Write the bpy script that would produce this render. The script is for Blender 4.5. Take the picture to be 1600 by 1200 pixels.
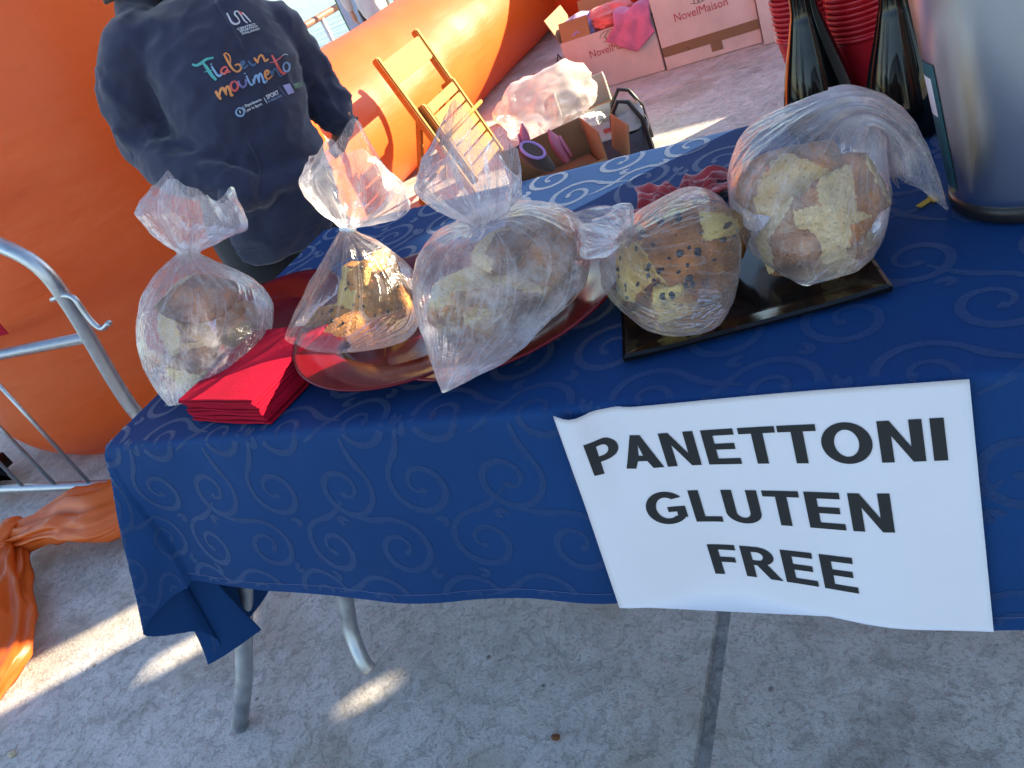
import bpy, bmesh, math, random
import numpy as np
from mathutils import Vector, Matrix, noise as mnoise
from mathutils.bvhtree import BVHTree

scene = bpy.context.scene
for o in list(bpy.data.objects):
    bpy.data.objects.remove(o, do_unlink=True)
col = scene.collection

# ------------------------------------------------------------------ camera
FPX = 1209.0                       # focal length in pixels of a 1600 px wide frame
YAW, PITCH, ROLL = -0.5967, 0.5460, 0.4427
CAM = Vector((1.1057, -0.5720, 1.2049))
FW = Vector((math.sin(YAW)*math.cos(PITCH), math.cos(YAW)*math.cos(PITCH), -math.sin(PITCH)))
_r0 = FW.cross(Vector((0, 0, 1))).normalized()
_u0 = _r0.cross(FW)
RT = _r0*math.cos(ROLL) - _u0*math.sin(ROLL)
UP = _r0*math.sin(ROLL) + _u0*math.cos(ROLL)
cd = bpy.data.cameras.new('camera')
cam = bpy.data.objects.new('camera', cd)
col.objects.link(cam)
cam.matrix_world = Matrix((
    (RT.x, UP.x, -FW.x, CAM.x), (RT.y, UP.y, -FW.y, CAM.y), (RT.z, UP.z, -FW.z, CAM.z), (0, 0, 0, 1)))
cd.sensor_fit = 'HORIZONTAL'
cd.sensor_width = 36.0
cd.lens = FPX/1600.0*36.0
cd.clip_start = 0.02
cd.clip_end = 9000
scene.camera = cam

# ------------------------------------------------------------------ sky, sun, exposure
SUN_EL = math.radians(20.0)
SUN_AZ = (0.774, 0.633)            # horizontal direction towards the sun
world = bpy.data.worlds.new('World')
scene.world = world
world.use_nodes = True
wn = world.node_tree
sky = wn.nodes.new('ShaderNodeTexSky')
sky.sky_type = 'NISHITA'
sky.sun_disc = False
sky.sun_elevation = SUN_EL
sky.sun_rotation = math.atan2(SUN_AZ[0], SUN_AZ[1])
sky.air_density = 1.0
sky.dust_density = 0.6
sky.ozone_density = 1.0
wn.nodes['Background'].inputs['Strength'].default_value = 0.10
wn.links.new(sky.outputs[0], wn.nodes['Background'].inputs['Color'])
sl = bpy.data.lights.new('sun', 'SUN')
sl.energy = 5.0
sl.angle = math.radians(0.5)
sl.color = (1.0, 0.83, 0.58)
sun = bpy.data.objects.new('sun', sl)
col.objects.link(sun)
_sd = Vector((SUN_AZ[0]*math.cos(SUN_EL), SUN_AZ[1]*math.cos(SUN_EL), math.sin(SUN_EL)))
sun.rotation_euler = _sd.to_track_quat('Z', 'Y').to_euler()
scene.view_settings.view_transform = 'Standard'
scene.view_settings.look = 'None'
scene.view_settings.gamma = 1.0
scene.view_settings.exposure = 2.05
scene.view_settings.use_curve_mapping = False
scene.cycles.use_denoising = True
scene.cycles.max_bounces = 8
scene.cycles.transparent_max_bounces = 18
scene.cycles.caustics_reflective = False
scene.cycles.caustics_refractive = False

# ------------------------------------------------------------------ measuring helpers
def ray(px, py):
    return (FW + RT*((px-800)/FPX) - UP*((py-600)/FPX)).normalized()
def at(px, py, axis, val):          # point on an axis-aligned plane of the place
    d = ray(px, py)
    return CAM + d*((val-CAM[axis])/d[axis])
def at_z(px, py, z): return at(px, py, 2, z)
def at_y(px, py, y): return at(px, py, 1, y)
def at_x(px, py, x): return at(px, py, 0, x)
class Stand:
    """vertical plane through a base point, facing the viewer's side; maps traced outlines to real size there"""
    def __init__(s, base):
        s.b = Vector(base)
        n = Vector((CAM.x-s.b.x, CAM.y-s.b.y, 0)).normalized()
        s.f = n; s.u = Vector((0, 0, 1)); s.r = s.u.cross(n).normalized()
    def p(s, px, py, toward=0.0):
        d = ray(px, py)
        b = s.b + s.f*toward
        return CAM + d*((b-CAM).dot(s.f)/d.dot(s.f))

TZ = 0.75                            # table top

# ------------------------------------------------------------------ object helpers
def tag(o, label=None, cat=None, group=None, kind=None):
    if label: o['label'] = label
    if cat: o['category'] = cat
    if group: o['group'] = group
    if kind: o['kind'] = kind
    return o
def empty(name, loc=(0, 0, 0)):
    o = bpy.data.objects.new(name, None)
    o.location = loc
    o.empty_display_size = 0.05
    col.objects.link(o)
    return o
def link(name, me, mat=None, parent=None, smooth=False):
    if mat:
        me.materials.clear(); me.materials.append(mat)
    if smooth:
        me.polygons.foreach_set('use_smooth', [True]*len(me.polygons))
    o = bpy.data.objects.new(name, me)
    col.objects.link(o)
    if parent:
        o.parent = parent
        if parent.data is None: o.matrix_parent_inverse = Matrix.Translation(-parent.location)
    return o
def mesh(name, vs, fs, mat=None, parent=None, smooth=False):
    me = bpy.data.meshes.new(name)
    me.from_pydata([tuple(v) for v in vs], [], [tuple(f) for f in fs])
    me.update()
    return link(name, me, mat, parent, smooth)
def bm_link(name, bm, mat=None, parent=None, smooth=False):
    bmesh.ops.recalc_face_normals(bm, faces=bm.faces)
    me = bpy.data.meshes.new(name)
    bm.to_mesh(me); bm.free()
    return link(name, me, mat, parent, smooth)
def grid_faces(nu, nv, wrap_u=False, off=0):
    f = []
    for j in range(nv-1):
        for i in range(nu if wrap_u else nu-1):
            a = j*nu+i; b = j*nu+(i+1) % nu
            f.append((off+a, off+b, off+b+nu, off+a+nu))
    return f
def add_box(bm, c, size, rot=None, bevel=0.0, seg=2):
    r = bmesh.ops.create_cube(bm, size=1.0)
    m = Matrix.Translation(Vector(c)) @ (rot.to_4x4() if rot else Matrix.Identity(4)) @ Matrix.Diagonal((*size, 1))
    bmesh.ops.transform(bm, matrix=m, verts=r['verts'])
    if bevel:
        es = list({e for v in r['verts'] for e in v.link_edges})
        bmesh.ops.bevel(bm, geom=es, offset=bevel, segments=seg, affect='EDGES')
def catmull(pts, n):
    pts = [np.array(p, float) for p in pts]
    out = []
    m = len(pts)
    for k in range(n):
        t = k/(n-1)*(m-1)
        i = min(int(t), m-2); f = t-i
        p0 = pts[i-1] if i > 0 else 2*pts[0]-pts[1]
        p1, p2 = pts[i], pts[i+1]
        p3 = pts[i+2] if i+2 < m else 2*pts[-1]-pts[-2]
        out.append(0.5*((2*p1)+(-p0+p2)*f+(2*p0-5*p1+4*p2-p3)*f*f+(-p0+3*p1-3*p2+p3)*f**3))
    return np.array(out)
def tube_geo(path, rad, n=12, cap=True):
    P = [Vector(p) for p in path]
    R = rad if hasattr(rad, '__len__') else [rad]*len(P)
    vs, fs = [], []
    prev = None
    for i, p in enumerate(P):
        t = (P[min(i+1, len(P)-1)]-P[max(i-1, 0)]).normalized()
        if prev is None:
            a = t.orthogonal().normalized()
        else:
            a = (prev - t*prev.dot(t)).normalized()
        prev = a
        b = t.cross(a)
        for k in range(n):
            w = 2*math.pi*k/n
            vs.append(p + (a*math.cos(w)+b*math.sin(w))*R[i])
    fs = grid_faces(n, len(P), True)
    if cap:
        fs.append(tuple(reversed(range(n))))
        fs.append(tuple(range(n*(len(P)-1), n*len(P))))
    return vs, fs
def tube(name, path, rad, mat, parent=None, n=12, cap=True):
    vs, fs = tube_geo(path, rad, n, cap)
    return mesh(name, vs, fs, mat, parent, True)
def lathe(name, prof, loc, mat, parent=None, n=48, tilt=None):
    vs, fs = [], []
    for r, z in prof:
        for k in range(n):
            w = 2*math.pi*k/n
            v = Vector((r*math.cos(w), r*math.sin(w), z))
            if tilt: v = tilt @ v
            vs.append(v+Vector(loc))
    return mesh(name, vs, grid_faces(n, len(prof), True), mat, parent, True)
def nz(p, s=1.0, seed=0.0):
    return mnoise.noise(Vector(p)*s + Vector((seed*13.7, seed*7.1, seed*3.3)))
def ridge(p, s, seed=0.0):
    return 1.0-abs(nz(p, s, seed))*2.2

# ------------------------------------------------------------------ materials
def mat(name, base=(.5, .5, .5), rough=.5, **kw):
    m = bpy.data.materials.new(name)
    m.use_nodes = True
    b = m.node_tree.nodes['Principled BSDF']
    b.inputs['Base Color'].default_value = (*base, 1)
    b.inputs['Roughness'].default_value = rough
    for k, v in kw.items():
        b.inputs[k.replace('_', ' ')].default_value = v
    return m
class NT:
    def __init__(s, m):
        s.m = m; s.t = m.node_tree; s.b = s.t.nodes.get('Principled BSDF'); s.out = s.t.nodes['Material Output']
        s._c = {}
    def n(s, typ, **kw):
        x = s.t.nodes.new(typ)
        for k, v in kw.items(): setattr(x, k, v)
        return x
    def l(s, a, b): s.t.links.new(a, b)
    def co(s, which='Object'):
        if 'tc' not in s._c: s._c['tc'] = s.n('ShaderNodeTexCoord')
        return s._c['tc'].outputs[which]
    def pos(s):
        if 'g' not in s._c: s._c['g'] = s.n('ShaderNodeNewGeometry')
        return s._c['g'].outputs['Position']
    def noise(s, scale, detail=4, rough=.55, co=None, dist=0.0):
        x = s.n('ShaderNodeTexNoise')
        x.inputs['Scale'].default_value = scale; x.inputs['Detail'].default_value = detail
        x.inputs['Roughness'].default_value = rough; x.inputs['Distortion'].default_value = dist
        s.l(co if co else s.pos(), x.inputs['Vector'])
        return x.outputs['Fac']
    def vor(s, scale, feature='F1', co=None, out='Distance', rnd=1.0):
        x = s.n('ShaderNodeTexVoronoi', feature=feature)
        x.inputs['Scale'].default_value = scale
        x.inputs['Randomness'].default_value = rnd
        s.l(co if co else s.pos(), x.inputs['Vector'])
        return x.outputs[out]
    def ramp(s, fac, stops):
        x = s.n('ShaderNodeValToRGB')
        e = x.color_ramp.elements
        while len(e) < len(stops): e.new(0.5)
        for i, (p, c) in enumerate(stops):
            e[i].position = p
            e[i].color = (*c, 1) if hasattr(c, '__len__') else (c, c, c, 1)
        s.l(fac, x.inputs['Fac'])
        return x.outputs['Color']
    def mix(s, fac, a, b, mode='MIX'):
        x = s.n('ShaderNodeMix', data_type='RGBA', blend_type=mode)
        for ix, v in ((0, fac), (6, a), (7, b)):
            if hasattr(v, 'is_linked'): s.l(v, x.inputs[ix])
            elif hasattr(v, '__len__'): x.inputs[ix].default_value = (*v, 1)
            else: x.inputs[ix].default_value = v if ix == 0 else (v, v, v, 1)
        return x.outputs[2]
    def math(s, op, a, b=0.0, c=None):
        x = s.n('ShaderNodeMath', operation=op)
        for i, v in enumerate((a, b) if c is None else (a, b, c)):
            if hasattr(v, 'is_linked'): s.l(v, x.inputs[i])
            else: x.inputs[i].default_value = v
        return x.outputs[0]
    def bump(s, h, strength=.3, dist=.01, normal=None):
        x = s.n('ShaderNodeBump')
        x.inputs['Strength'].default_value = strength; x.inputs['Distance'].default_value = dist
        s.l(h, x.inputs['Height'])
        if normal: s.l(normal, x.inputs['Normal'])
        return x.outputs['Normal']
    def base(s, c): s.l(c, s.b.inputs['Base Color'])
    def rough(s, c): s.l(c, s.b.inputs['Roughness'])
    def norm(s, c): s.l(c, s.b.inputs['Normal'])

def m_concrete():
    m = mat('concrete', rough=.9); t = NT(m)
    big = t.noise(1.1, 5); mid = t.noise(9, 6, .65); fine = t.noise(120, 6, .7); grit = t.noise(420, 3, .6)
    c = t.ramp(big, [(.3, (.52, .50, .485)), (.7, (.72, .70, .68))])
    c = t.mix(t.ramp(mid, [(.42, 0.0), (.62, .55)]), c, (.78, .77, .765))
    pits = t.ramp(fine, [(.38, 1.0), (.49, 0.0)])
    c = t.mix(t.math('MULTIPLY', pits, .36), c, (.16, .14, .125))
    st_ = t.ramp(t.noise(1.7, 7, .7, dist=.8), [(.55, 0.0), (.66, .6)])
    c = t.mix(st_, c, (.30, .275, .25))
    sand = t.ramp(t.noise(2.3, 6, .6), [(.52, 0.0), (.62, .8)])
    c = t.mix(sand, c, (.45, .40, .345))
    cr = t.vor(38, 'DISTANCE_TO_EDGE', co=t.mix(.08, t.pos(), t.n('ShaderNodeTexNoise').outputs['Color'], 'ADD'))
    crk = t.math('MULTIPLY', t.ramp(cr, [(.0, 1.0), (.035, 0.0)]), t.ramp(t.noise(5, 4), [(.56, 0.0), (.66, .16)]))
    c = t.mix(crk, c, (.10, .09, .08))
    sc_ = t.ramp(t.noise(34, 6, .75, dist=.6), [(.40, 1.0), (.47, 0.0)])
    c = t.mix(t.math('MULTIPLY', sc_, t.ramp(t.noise(3.1, 5, .6), [(.46, .02), (.66, .28)])), c, (.36, .335, .305))
    c = t.mix(t.ramp(t.noise(4.2, 7, .68), [(.57, 0.0), (.66, .30)]), c, (.42, .38, .335))
    spots = t.math('MULTIPLY', t.ramp(t.vor(7.0), [(.03, 1.0), (.05, 0.0)]), .7)
    c = t.mix(spots, c, (.08, .07, .065))
    t.base(c)
    h = t.math('ADD', t.math('MULTIPLY', fine, 1.0), t.math('MULTIPLY', grit, .4))
    h = t.math('SUBTRACT', h, t.math('MULTIPLY', crk, .5))
    t.norm(t.bump(t.math('ADD', h, t.math('SUBTRACT', t.math('MULTIPLY', mid, .8), t.math('MULTIPLY', sc_, .5))), .8, .009))
    return m
def m_orange():
    m = mat('orange_inflatable', (.78, .17, .022), .42); t = NT(m)
    n1 = t.noise(1.6, 4); w = t.n('ShaderNodeTexNoise'); w.inputs['Scale'].default_value = 7; w.inputs['Detail'].default_value = 5
    mp = t.n('ShaderNodeMapping'); mp.inputs['Scale'].default_value = (1, .35, 2.2); t.l(t.pos(), mp.inputs['Vector']); t.l(mp.outputs[0], w.inputs['Vector'])
    c = t.ramp(n1, [(.3, (.68, .120, .016)), (.7, (.78, .155, .022))])
    c = t.mix(t.ramp(t.noise(14, 6, .7), [(.58, 0.0), (.72, .35)]), c, (.50, .095, .02))
    t.base(c)
    t.norm(t.bump(w.outputs['Fac'], .16, .03))
    tr = t.n('ShaderNodeBsdfTranslucent'); tr.inputs['Color'].default_value = (.80, .11, .015, 1)
    mx = t.n('ShaderNodeMixShader'); mx.inputs[0].default_value = .22
    t.l(t.b.outputs[0], mx.inputs[1]); t.l(tr.outputs[0], mx.inputs[2]); t.l(mx.outputs[0], t.out.inputs['Surface'])
    return m
def m_cloth():
    m = mat('blue_cloth', (.002, .035, .15), .75, Sheen_Weight=.0, Specular_IOR_Level=.25); t = NT(m)
    c = t.ramp(t.noise(3.0, 5), [(.3, (.0010, .031, .125)), (.7, (.0018, .044, .168))])
    weave = t.noise(900, 2)
    c = t.mix(t.math('MULTIPLY', t.ramp(t.noise(22, 7, .75), [(.6, 0.0), (.78, .35)]), t.ramp(t.noise(2.5, 3), [(.45, 0.0), (.65, 1.0)])), c, (.16, .22, .36))
    t.base(c)
    t.norm(t.bump(t.math('ADD', weave, t.math('MULTIPLY', t.noise(28, 4), 1.6)), .22, .003))
    return m
def m_pattern():
    m = mat('woven_scroll', (.045, .075, .18), .55, Metallic=.0, Specular_IOR_Level=.3, Sheen_Weight=.55, Sheen_Roughness=.25); t = NT(m)
    m.node_tree.nodes['Principled BSDF'].inputs['Sheen Tint'].default_value = (.75, .86, 1, 1)
    c = t.ramp(t.noise(160, 3), [(.3, (.0035, .032, .122)), (.7, (.005, .042, .150))])
    t.base(c); t.norm(t.bump(t.noise(650, 2), .4, .003))
    return m
def m_film(name, powder=0.0, tint=(.93, .89, .93), haze0=.07, lines=1.0):
    m = bpy.data.materials.new(name); m.use_nodes = True
    t = NT(m); t.t.nodes.remove(t.b)
    co = t.pos()
    fa = t.n('ShaderNodeAttribute', attribute_name='sheet'); suv = fa.outputs['Vector']
    str1 = t.noise(1.0, 2, .5, co=suv, dist=.8)
    mp = t.n('ShaderNodeMapping'); mp.inputs['Scale'].default_value = (2.6, 2.2, 2.6); t.l(suv, mp.inputs['Vector'])
    str2 = t.noise(1.0, 2, .5, co=mp.outputs[0], dist=1.2)
    cr = t.noise(30, 2, .5, dist=1.6)
    rdg = lambda x, w: t.ramp(t.math('ABSOLUTE', t.math('SUBTRACT', x, .5)), [(.0, 1.0), (w, 0.0)])
    l1 = rdg(str1, .022); l2 = rdg(str2, .022); l3 = rdg(cr, .020)
    h = t.math('ADD', t.math('MULTIPLY', t.math('ABSOLUTE', t.math('SUBTRACT', str1, .5)), 2.0), t.math('MULTIPLY', t.math('ABSOLUTE', t.math('SUBTRACT', cr, .5)), 1.0))
    h = t.math('ADD', h, t.math('MULTIPLY', t.math('ABSOLUTE', t.math('SUBTRACT', str2, .5)), .8))
    nrm = t.bump(h, .45, .008)
    tp = t.n('ShaderNodeBsdfTransparent'); tp.inputs['Color'].default_value = (.975, .97, .98, 1)
    gl = t.n('ShaderNodeBsdfGlossy'); gl.inputs['Roughness'].default_value = .20; gl.inputs['Color'].default_value = (1, 1, 1, 1)
    t.l(nrm, gl.inputs['Normal'])
    df = t.n('ShaderNodeBsdfDiffuse'); df.inputs['Color'].default_value = (*tint, 1)
    tl = t.n('ShaderNodeBsdfTranslucent'); tl.inputs['Color'].default_value = (*tint, 1)
    hz = t.n('ShaderNodeMixShader'); hz.inputs[0].default_value = .5; t.l(df.outputs[0], hz.inputs[1]); t.l(tl.outputs[0], hz.inputs[2])
    fr = t.n('ShaderNodeFresnel'); fr.inputs['IOR'].default_value = 1.5; t.l(nrm, fr.inputs['Normal'])
    lw = t.n('ShaderNodeLayerWeight'); lw.inputs['Blend'].default_value = .5
    edge = t.math('POWER', lw.outputs['Facing'], 2.5)
    haze = t.math('ADD', haze0, t.math('MULTIPLY', edge, .34))
    haze = t.math('ADD', haze, t.math('MULTIPLY', l1, .30*lines))
    haze = t.math('ADD', haze, t.math('MULTIPLY', l2, .12*lines))
    haze = t.math('ADD', haze, t.math('MULTIPLY', l3, .10*lines))
    gather = t.n('ShaderNodeAttribute', attribute_name='gather')
    haze = t.math('ADD', haze, t.math('MULTIPLY', gather.outputs['Fac'], .42))
    if powder:
        pw = t.math('MULTIPLY', t.ramp(t.noise(24, 7, .75), [(.45, 0.0), (.70, 1.0)]), powder)
        pz = t.n('ShaderNodeSeparateXYZ'); t.l(co, pz.inputs[0])
        low = t.n('ShaderNodeMapRange'); low.inputs[1].default_value = TZ+.20; low.inputs[2].default_value = TZ+.09; t.l(pz.outputs[2], low.inputs[0])
        haze = t.math('ADD', haze, t.math('MULTIPLY', pw, low.outputs[0]))
    hc = t.math('MINIMUM', haze, .88)
    a = t.n('ShaderNodeMixShader'); t.l(hc, a.inputs[0]); t.l(tp.outputs[0], a.inputs[1]); t.l(hz.outputs[0], a.inputs[2])
    b = t.n('ShaderNodeMixShader'); t.l(t.math('MINIMUM', t.math('MULTIPLY', fr.outputs[0], .95), .6), b.inputs[0]); t.l(a.outputs[0], b.inputs[1]); t.l(gl.outputs[0], b.inputs[2])
    t.l(b.outputs[0], t.out.inputs['Surface'])
    return m
def m_bread(name, crumb, crust, sugar=0.0, chips=0.0):
    m = mat(name, rough=.8, Subsurface_Weight=.08); t = NT(m)
    m.node_tree.nodes['Principled BSDF'].inputs['Subsurface Radius'].default_value = (.01, .005, .002)
    at_ = t.n('ShaderNodeAttribute', attribute_name='crust')
    nb = t.noise(60, 5, .65); fine = t.noise(260, 4, .7)
    cc = t.ramp(nb, [(.3, tuple(x*.78 for x in crumb)), (.7, crumb)])
    pores = t.ramp(t.vor(150), [(.12, .55), (.3, 0.0)])
    cc = t.mix(pores, cc, tuple(x*.55 for x in crumb))
    k = t.ramp(t.math('ADD', t.math('MULTIPLY', t.noise(35, 5), .5), t.math('MULTIPLY', t.noise(11, 3), .5)), [(.36, tuple(x*.32 for x in crust)), (.5, crust), (.64, tuple(min(1, x*1.9) for x in crust))])
    fac = t.math('ADD', at_.outputs['Fac'], t.math('MULTIPLY', t.math('SUBTRACT', nb, .5), .7))
    c = t.mix(t.ramp(fac, [(.42, 0.0), (.6, 1.0)]), cc, k)
    if chips:
        ch = t.ramp(t.vor(70, co=t.mix(.012, t.pos(), t.n('ShaderNodeTexNoise').outputs['Color'], 'ADD')), [(.16*chips, 1.0), (.22*chips, 0.0)])
        ch = t.math('MULTIPLY', ch, t.ramp(t.noise(30, 2), [(.45, 0.0), (.5, 1.0)]))
        c = t.mix(ch, c, (.018, .010, .008))
    if sugar:
        su = t.math('MULTIPLY', t.ramp(t.noise(30, 7, .75), [(.40, 0.0), (.62, 1.0)]), sugar)
        c = t.mix(su, c, (.86, .86, .88))
    t.base(c)
    t.norm(t.bump(t.math('ADD', fine, t.math('MULTIPLY', pores, -.8)), .8, .004))
    return m
def m_steel(name, base=(.55, .56, .58), rough=.32, streak=True):
    m = mat(name, base, rough, Metallic=1.0); t = NT(m)
    n1 = t.noise(40, 5, .6) if not streak else t.noise(3, 2)
    mp = t.n('ShaderNodeMapping'); mp.inputs['Scale'].default_value = (1, 1, 60); t.l(t.pos(), mp.inputs['Vector'])
    br = t.noise(14, 4, .7, co=mp.outputs[0])
    t.rough(t.ramp(n1, [(.3, rough-(.02 if streak else .08)), (.7, rough+(.03 if streak else .12))]))
    c = t.ramp(n1, [(.3, tuple(x*(.95 if streak else .84) for x in base)), (.7, base)])
    t.base(c)
    t.norm(t.bump(br if streak else n1, .05 if streak else .25, .0006 if streak else .004))
    return m
def m_fabric(name, base, rough=.85, bumpscale=500, var=.25, sheen=.3):
    m = mat(name, base, rough, Sheen_Weight=sheen, Sheen_Roughness=.5); t = NT(m)
    c = t.ramp(t.noise(12, 5), [(.3, tuple(x*(1-var) for x in base)), (.7, tuple(min(1, x*(1+var)) for x in base))])
    t.base(c)
    t.norm(t.bump(t.math('ADD', t.noise(bumpscale, 3), t.math('MULTIPLY', t.noise(30, 4), 1.2)), .3, .004))
    return m
def m_sack_white():
    m = mat('carrier_plastic', (.66, .65, .64), .35); t = NT(m)
    tr = t.n('ShaderNodeBsdfTranslucent'); tr.inputs['Color'].default_value = (.70, .69, .67, 1)
    mx = t.n('ShaderNodeMixShader'); mx.inputs[0].default_value = .45
    t.norm(t.bump(t.noise(18, 5, dist=1.5), .5, .02))
    t.l(t.b.outputs[0], mx.inputs[1]); t.l(tr.outputs[0], mx.inputs[2]); t.l(mx.outputs[0], t.out.inputs['Surface'])
    return m
def m_card(name, base, dirt=.2):
    m = mat(name, base, .78); t = NT(m)
    c = t.ramp(t.noise(6, 6, .6), [(.3, tuple(x*(1-dirt) for x in base)), (.65, base)])
    mp = t.n('ShaderNodeMapping'); mp.inputs['Scale'].default_value = (8, 8, 1); t.l(t.pos(), mp.inputs['Vector'])
    t.base(c); t.norm(t.bump(t.noise(30, 3, co=mp.outputs[0]), .15, .003))
    return m
def m_wood():
    m = mat('chair_wood', rough=.6, Specular_IOR_Level=.25); t = NT(m)
    mp = t.n('ShaderNodeMapping'); mp.inputs['Scale'].default_value = (3, 14, 14); t.l(t.pos(), mp.inputs['Vector'])
    g = t.noise(6, 5, .6, co=mp.outputs[0], dist=1.0)
    t.base(t.ramp(g, [(.25, (.24, .11, .025)), (.55, (.34, .18, .042)), (.8, (.40, .225, .060))]))
    t.norm(t.bump(g, .1, .002))
    return m
def m_gloss(name, base, rough=.12, **kw):
    m = mat(name, base, rough, **kw); t = NT(m)
    t.rough(t.ramp(t.noise(18, 5, .6), [(.3, rough*.7), (.75, rough*1.8+.03)]))
    t.norm(t.bump(t.noise(60, 3), .03, .002))
    return m
def m_water():
    m = mat('sea_water', (.16, .38, .50), .12, IOR=1.33); t = NT(m)
    mp = t.n('ShaderNodeMapping'); mp.inputs['Scale'].default_value = (.25, 1.0, 1); mp.inputs['Rotation'].default_value = (0, 0, .6); t.l(t.pos(), mp.inputs['Vector'])
    w = t.noise(.9, 6, .6, co=mp.outputs[0])
    t.base(t.ramp(w, [(.35, (.03, .13, .21)), (.7, (.09, .24, .32))]))
    t.norm(t.bump(w, .6, .4))
    return m
def m_pebble():
    m = mat('pebbles', rough=.9); t = NT(m)
    v = t.n('ShaderNodeTexVoronoi'); v.inputs['Scale'].default_value = 5; t.l(t.pos(), v.inputs['Vector'])
    hs = t.n('ShaderNodeSeparateColor'); t.l(v.outputs['Color'], hs.inputs[0])
    t.base(t.ramp(hs.outputs[0], [(.1, (.16, .11, .07)), (.5, (.36, .26, .16)), (.9, (.52, .42, .30))]))
    t.norm(t.bump(v.outputs['Distance'], .9, .15))
    return m

CONC = m_concrete(); ORANGE = m_orange(); CLOTH = m_cloth(); PATT = m_pattern()
GALV = m_steel('galvanised_steel', (.50, .53, .57), .42, False)
STEEL = m_steel('brushed_steel', (.82, .80, .77), .27)
BLACK_PLASTIC = m_gloss('black_plastic', (.012, .012, .014), .3)
BLACK_GLASS = m_gloss('bottle_glass', (.003, .004, .004), .05, Specular_IOR_Level=.35)
BLACK_TRAY = m_gloss('black_tray', (.005, .005, .006), .10, Specular_IOR_Level=.35)
RED_PLATE = m_gloss('red_lacquer', (.135, .002, .006), .12, Specular_IOR_Level=.32)
RED_CUP = m_gloss('red_cup', (.55, .012, .02), .3)
RED_PAPER = m_fabric('red_paper', (.36, .0025, .022), .9, 700, .1, .0); RED_PAPER.node_tree.nodes['Principled BSDF'].inputs['Specular IOR Level'].default_value = .15
RED_CLOTH = m_fabric('red_velvet', (.40, .008, .015), .7, 600, .3, .8)
def m_paper(name, base):
    m = mat(name, base, .7); t = NT(m)
    t.base(t.ramp(t.noise(8, 4), [(.3, tuple(x*.96 for x in base)), (.7, base)])); t.norm(t.bump(t.noise(40, 4), .08, .003)); return m
PAPER = m_paper('white_paper', (.71, .70, .755))
INK = m_paper('black_ink', (.012, .012, .014))
WOOD = m_wood()
HOODIE = m_fabric('navy_hoodie', (.023, .025, .060), .9, 420, .2, .35)
TROUSERS = m_fabric('black_trousers', (.010, .010, .012), .9, 420)
SKIN = mat('skin', (.55, .30, .20), .5, Subsurface_Weight=.1)
HAIR = m_fabric('dark_hair', (.015, .010, .008), .5, 900)
CARD_W = m_card('white_card', (.62, .50, .49)); CARD_B = m_card('brown_card', (.36, .19, .09)); TAPE = m_gloss('brown_tape', (.20, .11, .06), .35)
POLY_W = m_fabric('white_poly', (.74, .72, .70), .55, 300, .1, 0)
GREY_BAG = m_fabric('grey_bag', (.50, .50, .50), .6, 300, .1, 0); NAVY_BAG = m_fabric('slate_bag', (.06, .07, .10), .6, 300, .2, 0)
PINK_CLOTH = m_fabric('pink_cloth', (.55, .14, .28), .85, 300, .2); CORAL_CLOTH = m_fabric('coral_cloth', (.70, .13, .13), .85, 300, .2)
LILAC = m_fabric('lilac_cloth', (.33, .22, .45), .85, 300, .2)
PURPLE = m_gloss('purple_rubber', (.36, .24, .62), .4); PINK_RUB = m_gloss('pink_rubber', (.55, .16, .26), .5); DARKSOLE = m_fabric('dark_lining', (.045, .032, .028), .9)
WATER = m_water(); PEBBLE = m_pebble()
RAILPAINT = m_gloss('rail_brown', (.30, .12, .08), .4); RAILW = m_gloss('rail_white', (.68, .70, .74), .35)
GREEN = m_gloss('green_paint', (.02, .18, .07), .4); LBLUE = m_gloss('pale_blue', (.42, .56, .80), .4)
TIE = m_gloss('white_tie', (.62, .70, .78), .4)
YELLOW = m_paper('yellow_scrap', (.55, .36, .03))
def flat(name, c): return m_paper(name, c)

# ================================================================== SETTING
# ground: concrete promenade with a recessed joint, edge towards the beach on the left
def build_ground():
    jx = 0.727
    xs = sorted(set([-3.9, -2.5, -1.5, -.8, -.2, .3, jx-.014, jx-.010, jx+.010, jx+.014, 1.2, 2, 4, 9, 30, 120]))
    ys = [-120, -30, -8, -3, -1, 0, .5, 1, 2, 3, 3.494, 3.500, 3.515, 3.521, 4.2, 6, 10, 30, 120]
    vs, fs = [], []
    for y in ys:
        for x in xs:
            z = 0.0
            if jx-.012 < x < jx+.012: z = -.014
            if 3.497 < y < 3.518: z = -.012
            wob = .004*math.sin(y*9)+.003*math.sin(y*23)
            vs.append((x+(wob if abs(x-jx) < .02 else 0), y, z))
    return tag(mesh('ground', vs, grid_faces(len(xs), len(ys)), CONC), kind='structure')
build_ground()
vs = [(-3.9, -120, 0), (-3.9, 120, 0), (-3.9, 120, -1.6), (-3.9, -120, -1.6)]
tag(mesh('promenade_edge', vs, [(0, 1, 2, 3)], CONC), kind='structure')
def build_beach():
    xs = np.linspace(-3.92, -16.5, 40); ys = np.linspace(-60, 90, 90); vs = []
    for y in ys:
        for x in xs:
            f = (x+3.92)/-12.58
            vs.append((x, y, -1.25-.75*f**1.3+.10*nz((x, y, 0), .7)+.05*nz((x, y, 0), 2.5)))
    return tag(mesh('beach', vs, grid_faces(40, 90), PEBBLE, None, True), kind='structure')
build_beach()
tag(mesh('sea', [(-12, -4000, -1.85), (-12, 4000, -1.85), (-6000, 4000, -1.85), (-6000, -4000, -1.85)], [(0, 1, 2, 3)], WATER), kind='structure')

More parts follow.
